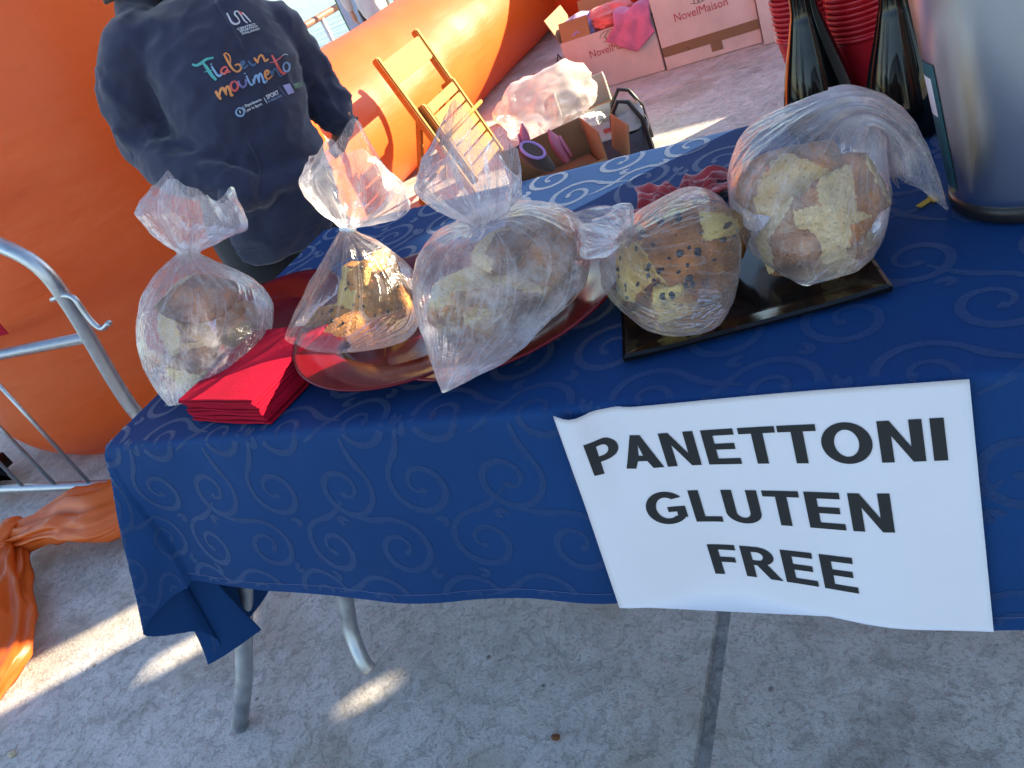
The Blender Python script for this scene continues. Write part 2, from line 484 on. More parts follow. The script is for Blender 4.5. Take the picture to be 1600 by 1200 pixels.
# unseen screen added to shade the stall, its gaps shaped for the sun streaks
def build_shade_screen():
    s0 = 4.0
    a = Vector((SUN_AZ[0], SUN_AZ[1], 0)); n = Vector((-SUN_AZ[1], SUN_AZ[0], 0))
    root = empty('shade_screen', a*s0)
    tag(root, 'unseen grey panel screen added at the right to shade the stall', 'shade_screen')
    wm = m_card('shade_screen_board', (.45, .43, .40))
    rot = Matrix((n, a, Vector((0, 0, 1)))).transposed()
    cnt = [0]
    def panel(b0, b1, h0, h1):
        cnt[0] += 1
        bm = bmesh.new()      # boards lap over each other, alternately in front and behind
        add_box(bm, a*(s0+.045*(cnt[0] % 3))+n*((b0+b1)/2)+Vector((0, 0, (h0+h1)/2)), (b1-b0, .03, h1-h0), rot)
        bm_link('board', bm, wm, root)  # one sun-blocking panel of the added screen
    TOP = 4.3; e = .012
    panel(-5, -.22, 0, TOP)
    panel(-.22-e, -.08, 0, 2.0); panel(-.22-e, -.08, 2.42, TOP)
    panel(-.08-e, .20, 0, 1.43); panel(-.08-e, .000, 1.40, 1.54); panel(.040, .20+e, 1.40, 1.54); panel(-.08-e, .20+e, 1.472, 1.72); panel(-.08-e, .20+e, 2.42, TOP)
    panel(-.03, .20+e, 2.0, 2.45)
    panel(.20, .415, 0, TOP)
    panel(.415-e, .475+e, 0, 1.565); panel(.415-e, .475+e, 1.635, TOP)
    panel(.475, .585, 0, TOP)
    panel(.585-e, .73+e, 0, 1.40); panel(.585-e, .73+e, 2.0, TOP)
    panel(.73, 1.97, 0, TOP)
build_shade_screen()

# ================================================================== ORANGE INFLATABLE
def inflatable_tube(name, p0, p1, r, nseg=90, nring=56, seed=1, sag=.0):
    p0 = Vector(p0); p1 = Vector(p1)
    t = (p1-p0).normalized(); up = Vector((0, 0, 1))
    if abs(t.z) > .9: up = Vector((0, 1, 0))
    sx = t.cross(up).normalized(); sz = sx.cross(t)
    vs = []
    L = (p1-p0).length
    for j in range(nseg+1):
        f = j/nseg
        e = min(f, 1-f)*L
        rr = r*math.sqrt(max(0.0004, 1-(1-min(1, e/(r*.55)))**2)) if e < r*.55 else r
        for k in range(nring):
            w = 2*math.pi*k/nring
            d = sx*math.cos(w)+sz*math.sin(w)
            p = p0+t*(f*L)+d*rr
            q = p+d*(.018*nz(p, 1.6, seed)+.006*nz(p, 6, seed+1))
            if abs(t.z) < .5 and q.z < 0.015: q.z = 0.015
            vs.append(q)
    fs = grid_faces(nring, nseg+1, True)
    fs.append(tuple(reversed(range(nring)))); fs.append(tuple(range(nring*nseg, nring*(nseg+1))))
    return vs, fs
inf = empty('inflatable_arena', (-1.7, 2.5, 0))
tag(inf, 'big orange inflatable wall and column behind the stall', 'inflatable')
vs, fs = inflatable_tube('side_tube', (-1.66, 1.2, .40), (-1.66, 6.4, .38), .42); mesh('side_tube', vs, fs, ORANGE, inf, True)
vs, fs = inflatable_tube('rear_tube', (-2.0, 6.35, .52), (1.75, 5.75, .52), .55, seed=7); mesh('rear_tube', vs, fs, ORANGE, inf, True)
vs, fs = inflatable_tube('back_tube', (1.20, 5.45, .64), (6.0, 5.15, .64), .68, seed=3); mesh('back_tube', vs, fs, ORANGE, inf, True)
vs, fs = inflatable_tube('column', (-1.80, 1.66, -.25), (-1.95, 1.72, 3.6), .90, seed=5); mesh('column', vs, fs, ORANGE, inf, True)

def crumple_strip(path, widths, n=18, amp=.02, seed=1, thick=.5, res=60):
    """a flattened cloth sleeve following a path"""
    P = catmull(path, res); W = catmull([[w] for w in widths], res)[:, 0]
    vs = []
    for i in range(res):
        t = Vector(P[min(i+1, res-1)]-P[max(i-1, 0)]).normalized()
        s = t.cross(Vector((0, 0, 1))).normalized(); u = s.cross(t)
        for k in range(n):
            w = 2*math.pi*k/n
            p = Vector(P[i])+s*math.cos(w)*W[i]+u*math.sin(w)*W[i]*thick
            q = p+(s*math.cos(w)+u*math.sin(w))*(amp*.7*nz(p, 7, seed)+amp*1.3*ridge(Vector((math.cos(w)*1.5, math.sin(w)*1.5, i/res*2.2)), 1.0, seed+2)+amp*.7*ridge(Vector((math.cos(w)*3.2, math.sin(w)*3.2, i/res*4)), 1.0, seed+3)-amp*1.0)
            q.z = max(q.z, .006)
            vs.append(q)
    fs = grid_faces(n, res, True); fs.append(tuple(reversed(range(n)))); fs.append(tuple(range(n*(res-1), n*res)))
    return vs, fs
ks = empty('inflation_sleeve', (-1.6, .4, 0))
tag(ks, 'knotted orange fabric sleeve lying on the ground below the steel barrier', 'sleeve')
kn = at_z(16, 842, .10)
a0 = at_z(190, 792, .12); a1 = at_z(110, 805, .13)
vs, fs = crumple_strip([a0+Vector((.2, .3, .0)), a0, a1, kn], [.12, .12, .10, .05], 48, .020, 2, res=110); mesh('sleeve_base', vs, fs, ORANGE, ks, True)
b1 = at_z(5, 930, .07); b2 = at_z(2, 1020, .05); b3 = at_z(-25, 1105, .02)
vs, fs = crumple_strip([kn, b1, b2, b3], [.045, .075, .085, .03], 48, .017, 4, .35, res=110); mesh('sleeve_tail', vs, fs, ORANGE, ks, True)
def knot_geo():
    vs, fs = [], []
    for (rad, tilt, sd) in ((.055, .2, 1), (.045, 1.2, 2), (.05, -.7, 3)):
        path = []
        for k in range(26):
            w = 2*math.pi*k/25
            v = Vector((rad*math.cos(w), rad*.8*math.sin(w), .02*math.sin(2*w)))
            path.append(Matrix.Rotation(tilt, 3, 'X') @ Matrix.Rotation(tilt*1.7, 3, 'Y') @ v + kn)
        g, h = tube_geo(path, [.026+.008*math.sin(3*k+sd) for k in range(26)], 12, False)
        o = len(vs); vs += [p+Vector((1, 1, 1))*.008*nz(p, 25, sd) for p in g]; fs += [tuple(i+o for i in f) for f in h]
    return vs, fs
vs, fs = knot_geo(); mesh('knot', vs, fs, ORANGE, ks, True)
# dark blower standing behind the barrier
bl = empty('blower', (-1.5, .5, 0))
bl.location = at_z(10, 752, 0.02)
tag(bl, 'black blower unit on the ground behind the barrier bars', 'blower')
p = at_z(10, 752, 0.0)
bm = bmesh.new(); add_box(bm, p+Vector((-.03, .0, .085)), (.26, .10, .16), None, .05, 3); bm_link('housing', bm, BLACK_PLASTIC, bl, True)
lathe('intake', [(.03, 0), (.085, 0), (.09, .02), (.05, .03)], p+Vector((-.03, -.050, .085)), BLACK_PLASTIC, bl, 24, Matrix.Rotation(math.pi/2, 3, 'X'))

# ================================================================== TABLE + CLOTH
TL, TD, DROP, DROPL = 1.9, .667, .275, .48
def sphere_pt(t):
    """directions (unit) in which the corner of the cloth hangs: t 0 front panel .. 1 side panel"""
    k = [0, .11, .23, .35, .43, .50, .58, .665, .76, .87, 1]
    gx = [0, -.06, -.14, -.23, -.27, -.15, -.15, -.22, -.13, -.05, -.13]
    gy = [-.17, -.21, -.26, -.31, -.33, -.14, -.10, -.15, -.06, .01, .0]
    return np.array([np.interp(t, k, gx), np.interp(t, k, gy)])
_raw = np.array([sphere_pt(k/400) for k in range(401)])
_SP = [_raw[max(0, k-9):min(401, k+10)].mean(axis=0) for k in range(401)]
def cloth(X, Y, lift=0.0):
    R = .009
    def over(s):
        # rounded edge: s is arc length past the table edge
        if s <= 0: return 0.0, 0.0
        a = s/R
        if a < 1.35: return R*math.sin(a), R*(1-math.cos(a))
        return R*math.sin(1.35)+(s-1.35*R)*.16, R*(1-math.cos(1.35))+(s-1.35*R)*.987
    x, y, z = X, Y, TZ
    ox, oy = max(0, -X), max(0, -Y)
    oyb = max(0, Y-TD)
    if ox > 0 and oy > 0:
        rho = math.hypot(ox, oy); ph = math.atan2(ox, oy)/(math.pi/2)
        if rho > .47: rho = .47+(rho-.47)*.25
        g = _SP[int(ph*400)]
        k = min(1, rho/.05)
        h = math.sqrt(max(.05, 1-g[0]**2-g[1]**2))
        x = g[0]*rho; y = g[1]*rho; z = TZ-rho*h*(.55+.45*k)
        y -= .007*(1-ph)*min(1, rho/.02); x -= .007*ph*min(1, rho/.02)
    elif ox > 0 and oyb > 0:
        rho = math.hypot(ox, oyb); ph = math.atan2(oyb, ox)/(math.pi/2)
        x = -.03-rho*(.14*(1-ph)+.02)*.6; y = TD+.02+rho*.05*ph; z = TZ-rho*.97
    elif oy > 0:
        d, dz = over(oy); y = -d; z = TZ-dz
        f = oy/DROP
        y += f*(.006*math.sin(X*9.0+.6)+.005*math.sin(X*21+1.3))*1.0 - .010*f*math.exp(-((X-.28)/.16)**2) + .020*f*math.exp(-((X-.868)/.085)**2)
    elif ox > 0:
        d, dz = over(ox); x = -d; z = TZ-dz
        x += (ox/DROPL)*(.010*math.sin(Y*14)+.006*math.sin(Y*31))
    elif oyb > 0:
        d, dz = over(oyb); y = TD+d; z = TZ-dz
    p = Vector((x, y, z))
    w = .0022*nz((X, Y, 0), 7, 2)+.0012*nz((X, Y, 0), 19, 3)
    # soft diagonal pull creases near the corner
    dgn = (oy*.75-(X))*1.0
    if oy > 0: w += .004*min(1, oy/.1)*math.exp(-max(0, X)/.35)*math.sin(26*(X*.8+oy*.9))
    if oy > 0 or ox > 0: p.y -= w
    else: p.z += w*.5
    if lift:
        e = .004
        du = cloth(X+e, Y)-cloth(X-e, Y); dv = cloth(X, Y+e)-cloth(X, Y-e)
        nn = du.cross(dv)
        if nn.length > 1e-12: p += nn.normalized()*lift
    return p
tc = empty('tablecloth', (TL/2, TD/2, TZ))
tag(tc, 'dark blue scroll-patterned cloth covering the stall table', 'tablecloth')
def build_cloth():
    xs = np.concatenate([np.linspace(-DROPL, 0, 100)[:-1], np.linspace(0, .3, 60)[:-1], np.linspace(.3, TL, 130)])
    ys = np.concatenate([np.linspace(-DROP, 0, 64)[:-1], np.linspace(0, TD, 70)[:-1], np.linspace(TD, TD+DROP, 24)])
    vs = [cloth(x, y) for y in ys for x in xs]
    o = mesh('cloth_sheet', vs, grid_faces(len(xs), len(ys)), CLOTH, tc, True)
    # stitched hem along the front
    return o
build_cloth()
def ribbon(pts, widths, f):
    """flat strip along 2-D points mapped by f(x, y)"""
    vs, fs = [], []
    n = len(pts)
    for i in range(n):
        t = np.array(pts[min(i+1, n-1)])-np.array(pts[max(i-1, 0)]); l = np.hypot(*t)
        if l < 1e-9: t = np.array([1., 0]); l = 1
        nn = np.array([-t[1], t[0]])/l*widths[i]/2
        a = np.array(pts[i])+nn; b = np.array(pts[i])-nn
        vs += [f(*a), f(*np.array(pts[i])), f(*b)]
    for i in range(n-1):
        fs += [(3*i, 3*i+1, 3*i+4, 3*i+3), (3*i+1, 3*i+2, 3*i+5, 3*i+4)]
    return vs, fs
def build_scrolls():
    rnd = random.Random(4)
    vs, fs = [], []
    f = lambda x, y: cloth(x, y, .0004)
    def add(pts, w):
        lo = [(-DROPL+.004 < p[0] < TL-.01 and -DROP+.006 < p[1] < TD+DROP-.01 and not (p[0] < .0 and p[1] < -.0 and False)) for p in pts]
        run = []; rw = []
        for p, ww, ok in list(zip(pts, w, lo))+[((0, 0), 0, False)]:
            if ok: run.append(p); rw.append(ww)
            else:
                if len(run) > 3:
                    g, h = ribbon(run, rw, f); o = len(vs); vs.extend(g); fs.extend(tuple(i+o for i in q) for q in h)
                run, rw = [], []
    CW, CH = .122, .102
    for j in range(-4, 12):
        for i in range(-5, 18):
            cx = i*CW+(j % 2)*CW/2+rnd.uniform(-.004, .004); cy = j*CH*.9+rnd.uniform(-.004, .004)
            mir = 1 if (i+j) % 2 else -1
            rot = .5+.9*(j % 3)+.3*(i % 2)
            n = 34; pts = []; w = []
            for k in range(n):        # main spiral with a tail
                q = k/(n-1); a = rot+q*2*math.pi*1.45
                r = .042*(1-q)**.85+.005
                pts.append((cx+mir*r*math.cos(a), cy+r*math.sin(a))); w.append(.0098*(.55+.45*math.sin(math.pi*min(1, q*1.1+.12)))+(.005 if q > .93 else 0))
            a = rot; t0 = np.array(pts[0]); tan = np.array([mir*math.sin(a), -math.cos(a)])
            tail = [tuple(t0+tan*.060*s+np.array([mir*math.cos(a), math.sin(a)])*(.024*s*s)) for s in (1, .8, .6, .4, .2)]
            tw = [.003, .005, .0075, .009, .0098]
            add(tail+pts, tw+w)
            # a comma leaf
            b = rot+2.4; c0 = np.array([cx+mir*.047*math.cos(b), cy+.047*math.sin(b)])
            lp = []; lw = []
            for k in range(10):
                q = k/9; aa = b+.5+q*2.6
                lp.append(tuple(c0+np.array([mir*math.cos(b), math.sin(b)])*.016*q*1.2+.015*np.array([mir*math.cos(aa), math.sin(aa)]))); lw.append(.003+.008*math.sin(math.pi*q)**.8)
            add(lp, lw)
    mesh('woven_scrolls', vs, fs, PATT, tc, True)
build_scrolls()
# stitched hem line
pts = [(x, -DROP+.016) for x in np.linspace(.0, TL-.02, 160)]
vs, fs = ribbon(pts, [.0012]*160, lambda x, y: cloth(x, y, .0008)); mesh('hem_stitch', vs, fs, m_fabric('hem_thread', (.03, .06, .20)), tc)
tb = empty('table', (TL/2, TD/2, 0))
tag(tb, 'folding table with galvanised tube legs under the blue cloth', 'table')
bm = bmesh.new(); add_box(bm, (TL/2, TD/2, TZ-.022), (TL-.012, TD-.012, .034), None, .008); bm_link('table_top', bm, m_card('table_board', (.4, .36, .3)), tb)
f1 = at_z(376, 1137, .0)
tube('leg', [f1+Vector((0, 0, .004)), Vector(f1)*.8+Vector((.02, .03, .12)), (.07, .13, .60), (.09, .15, .715)], .0175, GALV, tb, 16)
f2 = at_z(583, 1054, .0)
e1 = f2+Vector((0, 0, .02)); m1 = at_z(565, 1030, .045); m2 = at_z(548, 985, .10); m3 = at_z(540, 938, .17)
dirn = (m3-m2).normalized()
tube('leg', list(map(Vector, catmull([e1, m1, m2, m3, m3+dirn*.15+Vector((.02, .03, .10)), Vector((.20, .46, .71))], 30))), .0165, GALV, tb, 16)
tube('leg', [(1.75, .12, .005), (1.72, .14, .71)], .0165, GALV, tb, 16)
tube('leg', [(1.75, .55, .005), (1.72, .52, .71)], .0165, GALV, tb, 16)

# ================================================================== PAPER SIGN
SW, SH = .371, .264
def sign_pt(u, v, lift=0.0):
    """u, v in 0..1 from the top left corner of the paper"""
    x = .757+u*SW+.002*v
    d = v*SH
    y = -.006-.18*d
    w = -.022*v*math.exp(-((u-.30)/.20)**2)+.010*v*math.exp(-((u-.76)/.16)**2)+.004*math.sin(u*7+.4)*(.3+v)
    w += .010*math.exp(-((u-.05)/.05)**2)*max(0, 1-v*2.2)           # curled top left corner
    w -= .010*math.exp(-((u-.14)/.05)**2)*max(0, 1-v*2.0)
    z = .7505-.984*d+.0011*(u)-.004*math.exp(-((u-.10)/.07)**2)*max(0, 1-v*2)
    y -= w+.006
    y = min(y, cloth(x, -max(d, .004)).y-.0022, cloth(x, -min(DROP, d+.01)).y-.0012) if d < DROP-.012 else min(y, -.012-.17*d-.0)
    return Vector((x, y-lift, z))
def arc(cx, cy, rx, ry, a0, a1, n=14):
    return [(cx+rx*math.cos(math.radians(a0+(a1-a0)*k/n)), cy+ry*math.sin(math.radians(a0+(a1-a0)*k/n))) for k in range(n+1)]
ST = .195
GLY = {   # bold sans capitals, cap height 1: (advance, [contours])
 'I': (.28, [[(.04, 0), (.04+ST, 0), (.04+ST, 1), (.04, 1)]]),
 'L': (.61, [[(.07, 0), (.58, 0), (.58, .17), (.07+ST, .17), (.07+ST, 1), (.07, 1)]]),
 'T': (.66, [[(.235, 0), (.235+ST, 0), (.235+ST, .83), (.64, .83), (.64, 1), (.02, 1), (.02, .83), (.235, .83)]]),
 'E': (.70, [[(.07, 0), (.66, 0), (.66, .17), (.07+ST, .17), (.07+ST, .43), (.61, .43), (.61, .60), (.07+ST, .60), (.07+ST, .83), (.64, .83), (.64, 1), (.07, 1)]]),
 'F': (.64, [[(.07, 0), (.07+ST, 0), (.07+ST, .42), (.56, .42), (.56, .59), (.07+ST, .59), (.07+ST, .83), (.61, .83), (.61, 1), (.07, 1)]]),
 'N': (.78, [[(.07, 0), (.255, 0), (.255, .64), (.53, 0), (.71, 0), (.71, 1), (.525, 1), (.525, .36), (.25, 1), (.07, 1)]]),
 'A': (.76, [[(.0, 0), (.205, 0), (.285, .225), (.475, .225), (.555, 0), (.76, 0), (.48, 1), (.28, 1)], [(.335, .39), (.38, .72), (.425, .39)][::1]]),
 'P': (.70, [[(.07, 0), (.07+ST, 0), (.07+ST, .37)]+arc(.36, .685, .30, .315, -90, 90)+[(.07, 1)], [(.07+ST, .535)]+arc(.345, .685, .115, .15, -90, 90)+[(.07+ST, .835)]]),
 'R': (.77, [[(.07, 0), (.07+ST, 0), (.07+ST, .41), (.33, .41), (.54, 0), (.775, 0), (.545, .445)]+arc(.40, .715, .285, .285, -62, 90)+[(.07, 1)], [(.07+ST, .565)]+arc(.37, .70, .115, .135, -90, 90)+[(.07+ST, .835)]]),
 'O': (.84, [arc(.42, .5, .39, .515, 0, 360, 44)[:-1], arc(.42, .5, .19, .335, 360, 0, 40)[:-1]]),
 'U': (.78, [[(.07, 1), (.07, .36)]+arc(.39, .32, .32, .335, 180, 360, 22)+[(.71, 1), (.515, 1), (.515, .36)]+arc(.39, .33, .125, .17, 360, 180, 16)+[(.265, 1)]]),
 'G': (.84, [arc(.43, .5, .40, .515, 38, 322, 40)+[(.78, .17), (.78, .53), (.44, .53), (.44, .37), (.60, .37), (.60, .245)]+arc(.43, .5, .205, .335, 305, 52, 34)]),
}
def fill_contours(cons):
    cu = bpy.data.curves.new('glyph', 'CURVE'); cu.dimensions = '2D'; cu.fill_mode = 'BOTH'
    for c in cons:
        sp = cu.splines.new('POLY'); sp.points.add(len(c)-1)
        for p_, q in zip(sp.points, c): p_.co = (q[0], q[1], 0, 1)
        sp.use_cyclic_u = True
    o = bpy.data.objects.new('glyph', cu); col.objects.link(o)
    dg = bpy.context.evaluated_depsgraph_get(); me = bpy.data.meshes.new_from_object(o.evaluated_get(dg))
    bpy.data.objects.remove(o); bpy.data.curves.remove(cu)
    return me
def font_mesh(text, offset=0.0):
    cu = bpy.data.curves.new('t', 'FONT'); cu.body = text; cu.size = 1.0; cu.offset = offset; cu.resolution_u = 3; cu.fill_mode = 'BOTH'
    o = bpy.data.objects.new('t', cu); col.objects.link(o)
    dg = bpy.context.evaluated_depsgraph_get(); me = bpy.data.meshes.new_from_object(o.evaluated_get(dg))
    bpy.data.objects.remove(o); bpy.data.curves.remove(cu)
    return me
def cut_grid(me, step):
    bm = bmesh.new(); bm.from_mesh(me); bpy.data.meshes.remove(me)
    if not bm.verts: return bm
    xs = [v.co.x for v in bm.verts]; ys = [v.co.y for v in bm.verts]
    for ax, lo, hi in ((0, min(xs), max(xs)), (1, min(ys), max(ys))):
        k = math.ceil(lo/step)
        while k*step < hi:
            co = Vector((0, 0, 0)); co[ax] = k*step; no = Vector((0, 0, 0)); no[ax] = 1
            bmesh.ops.bisect_plane(bm, geom=bm.verts[:]+bm.edges[:]+bm.faces[:], plane_co=co, plane_no=no)
            k += 1
    return bm
sg = empty('paper_sign', sign_pt(.5, 1))
tag(sg, 'white paper sign reading PANETTONI GLUTEN FREE hung on the cloth front', 'sign')
NU, NV = 60, 44
vs = [sign_pt(i/(NU-1), j/(NV-1)) for j in range(NV) for i in range(NU)]
vs2 = [p_+Vector((0, .0008, 0)) for p_ in vs]
fs = grid_faces(NU, NV); N0 = NU*NV
fs2 = [tuple(N0+i for i in reversed(f)) for f in fs]
edge = [i for i in range(NU)]+[j*NU+NU-1 for j in range(1, NV)]+[(NV-1)*NU+i for i in range(NU-2, -1, -1)]+[j*NU for j in range(NV-2, 0, -1)]
rim = [(edge[k], edge[(k+1) % len(edge)], N0+edge[(k+1) % len(edge)], N0+edge[k]) for k in range(len(edge))]
mesh('paper', vs+vs2, fs+fs2+rim, PAPER, sg, True)
def sign_line(text, u0, u1, v0, v1):
    adv = sum(GLY[c][0] for c in text)
    x = 0
    for c in text:
        bm = cut_grid(fill_contours(GLY[c][1]), .12)
        for v in bm.verts:
            u = u0+(x+v.co.x)/adv*(u1-u0); w = v1+(v0-v1)*v.co.y
            v.co = sign_pt(u, w, .0007)
        me = bpy.data.meshes.new('letter'); bm.to_mesh(me); bm.free()
        link('letter', me, INK, sg)
        x += GLY[c][0]
sign_line('PANETTONI', .055, .950, .125, .283)
sign_line('GLUTEN', .175, .822, .405, .566)
sign_line('FREE', .308, .710, .688, .852)

# ================================================================== TABLEWARE
def plate(loc, r, label, tilt=None):
    prof = [(0.0005, .004), (r*.60, .004), (r*.64, .006), (r*.70, .013), (r*.97, .018), (r, .019), (r*1.0, .0165), (r*.70, .010), (r*.62, .002), (r*.58, .0), (.0005, .0)]
    o = lathe('charger_plate', prof, loc, RED_PLATE, None, 96, tilt)
    return tag(o, label, 'plate', 'red charger plates')
plate((.105, .262, TZ+.002), .172, 'round dark red plate beneath the leftmost bag, beside the napkins')
_f = at_z(530, 614, TZ+.034); _l = at_z(423, 570, TZ+.05)
plate((_l.x+.172, _f.y+.178, TZ+.017), .178, 'round dark red plate beneath the second bag, its front rim bare', Matrix.Rotation(.08, 3, 'Y'))
_f = at_z(760, 583, TZ+.032); _l = at_z(957, 480, TZ+.028)
plate((_l.x-.166, _f.y+.172, TZ+.012), .172, 'round dark red plate beneath the big floury bag, overlapping the plate to its left', Matrix.Rotation(-.05, 3, 'Y'))
nr = empty('napkin_stack', (.26, .07, TZ))
tag(nr, 'stack of folded red paper napkins at the table\'s left front', 'napkins')
c_fl = Vector((.176, .030, TZ)); c_fr = Vector((.336, .008, TZ)); ex = (c_fr-c_fl); exn = ex.normalized(); ey = Vector((-exn.y, exn.x, 0))
rnd = random.Random(2)
for k in range(12):
    dx, dy = rnd.uniform(-.0025, .0025), rnd.uniform(-.002, .002)
    w, d, h = ex.length, .165, .0037
    vs = []; n = 16
    z0 = TZ+.003+k*h*1.0
    prof = [(0, 0), (0, h*.95), (d, h*.95), (d, 0)]
    for (yy, zz) in prof:
        for i in range(n):
            u = i/(n-1)
            wv = .0009*math.sin(u*6+k*.9)+.0006*nz((u*3, k, yy*9), 1.0, 3)
            vs.append(c_fl+exn*(u*w+dx)+ey*(yy+dy+.001*math.sin(u*9+k))+Vector((0, 0, z0-TZ+zz*(.85)+wv)))
    fs = grid_faces(n, 4)+[tuple(3*n+i for i in range(n)) and (3*n+i, 3*n+i+1, i+1, i) for i in range(n-1)]+[(0, n, 2*n, 3*n), (n-1, 4*n-1, 3*n-1, 2*n-1)]
    mesh('napkin', vs, fs, RED_PAPER, nr)
# tray
tr0 = Vector((.820, .055, TZ+.003)); ang = math.atan2(.068, .255)
tx = Vector((math.cos(ang), math.sin(ang), 0)); ty = Vector((-tx.y, tx.x, 0))
def tray():
    W, D = .266, .30
    rings = [(.006, 0, .0), (.001, 0, .003), (.000, 0, .0065), (.004, 0, .0085), (.026, 0, .0042), (.030, 0, .0038)]
    vs = []; 
    for ins, _, z in rings:
        n = 14
        loop = []
        def side(a, b):
            for k in range(n): loop.append((a[0]+(b[0]-a[0])*k/n, a[1]+(b[1]-a[1])*k/n))
        c = [(ins, ins), (W-ins, ins), (W-ins, D-ins), (ins, D-ins)]
        for q in range(4): side(c[q], c[(q+1) % 4])
        for (x, y) in loop:
            cor = max(0, 1-min(math.hypot(x-a, y-b) for a in (0, W) for b in (0, D))/.05)
            vs.append(tr0+tx*x+ty*y+Vector((0, 0, z+cor*.003*(1 if z > .0045 else 0))))
    m = 56
    fs = grid_faces(m, len(rings), True); fs.append(tuple(range(m*(len(rings)-1), m*len(rings)))); fs.append(tuple(reversed(range(m))))
    return mesh('serving_tray', vs, fs, BLACK_TRAY)
tag(tray(), 'glossy black rectangular tray with raised rim under two bags', 'tray')
# red cloth ornament between the tray and the sunny strip
rc = at_z(1070, 318, TZ)
def red_bow():
    vs = []; nr, na = 26, 90
    for j in range(nr):
        q = j/(nr-1)
        for i in range(na):
            a = 2*math.pi*i/na
            r = q*(.070*(1+.28*math.cos(5*a+.6)+.10*math.sin(9*a)))+.0008
            fold = ridge(Vector((math.cos(a)*2.6, math.sin(a)*2.6, q*1.2)), 1.0, 6)
            p_ = Vector(rc)+Vector((r*1.15*math.cos(a), r*.85*math.sin(a), .005+.026*max(0, fold)*(q**.6)*(1.1-.5*q)+.006*nz((a*2, q*3, 0), 1.5, 4)))
            p_.z = max(p_.z, TZ+.0042); vs.append(p_)
    fs = grid_faces(na, nr, True)
    o = mesh('red_cloth', vs, fs, RED_CLOTH, None, True)
    sm = o.modifiers.new('s', 'SOLIDIFY'); sm.thickness = .0012
    return o
tag(red_bow(), 'crumpled red velvet cloth on the table behind the chocolate loaf', 'cloth')

# ================================================================== BREAD AND BAGS
BR_P = m_bread('pandoro_sugar', (1.0, .66, .26), (.55, .22, .055), sugar=.42)
BR_P2 = m_bread('pandoro_light', (1.0, .72, .34), (.40, .145, .033), sugar=.15)
BR_C = m_bread('chocolate_panettone', (.96, .66, .20), (.55, .23, .05), chips=.9)
BR_C2 = m_bread('golden_panettone', (.90, .56, .15), (.40, .145, .028), chips=.9)
CHIP = m_gloss('chocolate', (.020, .010, .007), .35)
_ico = bmesh.new(); bmesh.ops.create_icosphere(_ico, subdivisions=5, radius=1.0)
ICO_V = [v.co.normalized().copy() for v in _ico.verts]; ICO_F = [tuple(v.index for v in f.verts) for f in _ico.faces]; _ico.free()
def chunk(center, sx, sy, sz, rot, material, label, seed, planes=9, rough=.07, name='bread_piece', crust_share=.4, group=None):
    rnd = random.Random(seed)
    pl = []
    for k in range(planes):
        d = Vector((rnd.gauss(0, 1), rnd.gauss(0, 1), rnd.gauss(0, 1))).normalized()
        pl.append((d, rnd.uniform(.42, .70), rnd.random() < crust_share))
    vs, cr = [], []
    M = rot.to_matrix() if hasattr(rot, 'to_matrix') else rot
    for d in ICO_V:
        r, c = 1.0, 1.0
        for (n, h, isc) in pl:
            q = d.dot(n)
            if q > .05:
                hh = h/q
                if hh < r: r = hh; c = 1.0 if isc else 0.0
        n1 = nz(d*1.9, 1.0, seed); n2 = nz(d*5.0, 1, seed+2); n3 = nz(d*13, 1, seed+3); n4 = nz(d*30, 1, seed+5)
        k_ = (1.0 if c < .5 else .45)
        r *= 1+rough*(.35*n1+.55*n2*k_+.6*n3*k_+.55*n4*k_)
        v = Vector((d.x*sx, d.y*sy, d.z*sz))*r*1.14
        vs.append(M @ v + Vector(center)); cr.append(c)
    o = mesh(name, vs, ICO_F, material, None, True)
    a = o.data.attributes.new('crust', 'FLOAT', 'POINT'); a.data.foreach_set('value', cr)
    tag(o, label, 'bread', group)
    return o
from mathutils import Euler
def chips_on(o, n, seed, r=.0030):
    rnd = random.Random(seed)
    me = o.data; cand = [v for v in me.vertices if (Vector(v.co)-CAM).normalized().dot(v.normal) < -.15]
    bm = bmesh.new(); bmesh.ops.create_icosphere(bm, subdivisions=1, radius=1)
    for v in bm.verts: v.co *= rnd.uniform(.7, 1.25)
    cm = bpy.data.meshes.new('chocolate_chip'); bm.to_mesh(cm); bm.free(); cm.materials.append(CHIP)
    for k in range(n):
        v = rnd.choice(cand)
        c = bpy.data.objects.new('chocolate_chip', cm); col.objects.link(c); c.parent = o
        c.location = Vector(v.co)-v.normal*.001; s = rnd.uniform(.6, 1.5)*r
        c.scale = (s*rnd.uniform(.8, 1.6), s, s*.8); c.rotation_euler = (rnd.random()*6, rnd.random()*6, rnd.random()*6)
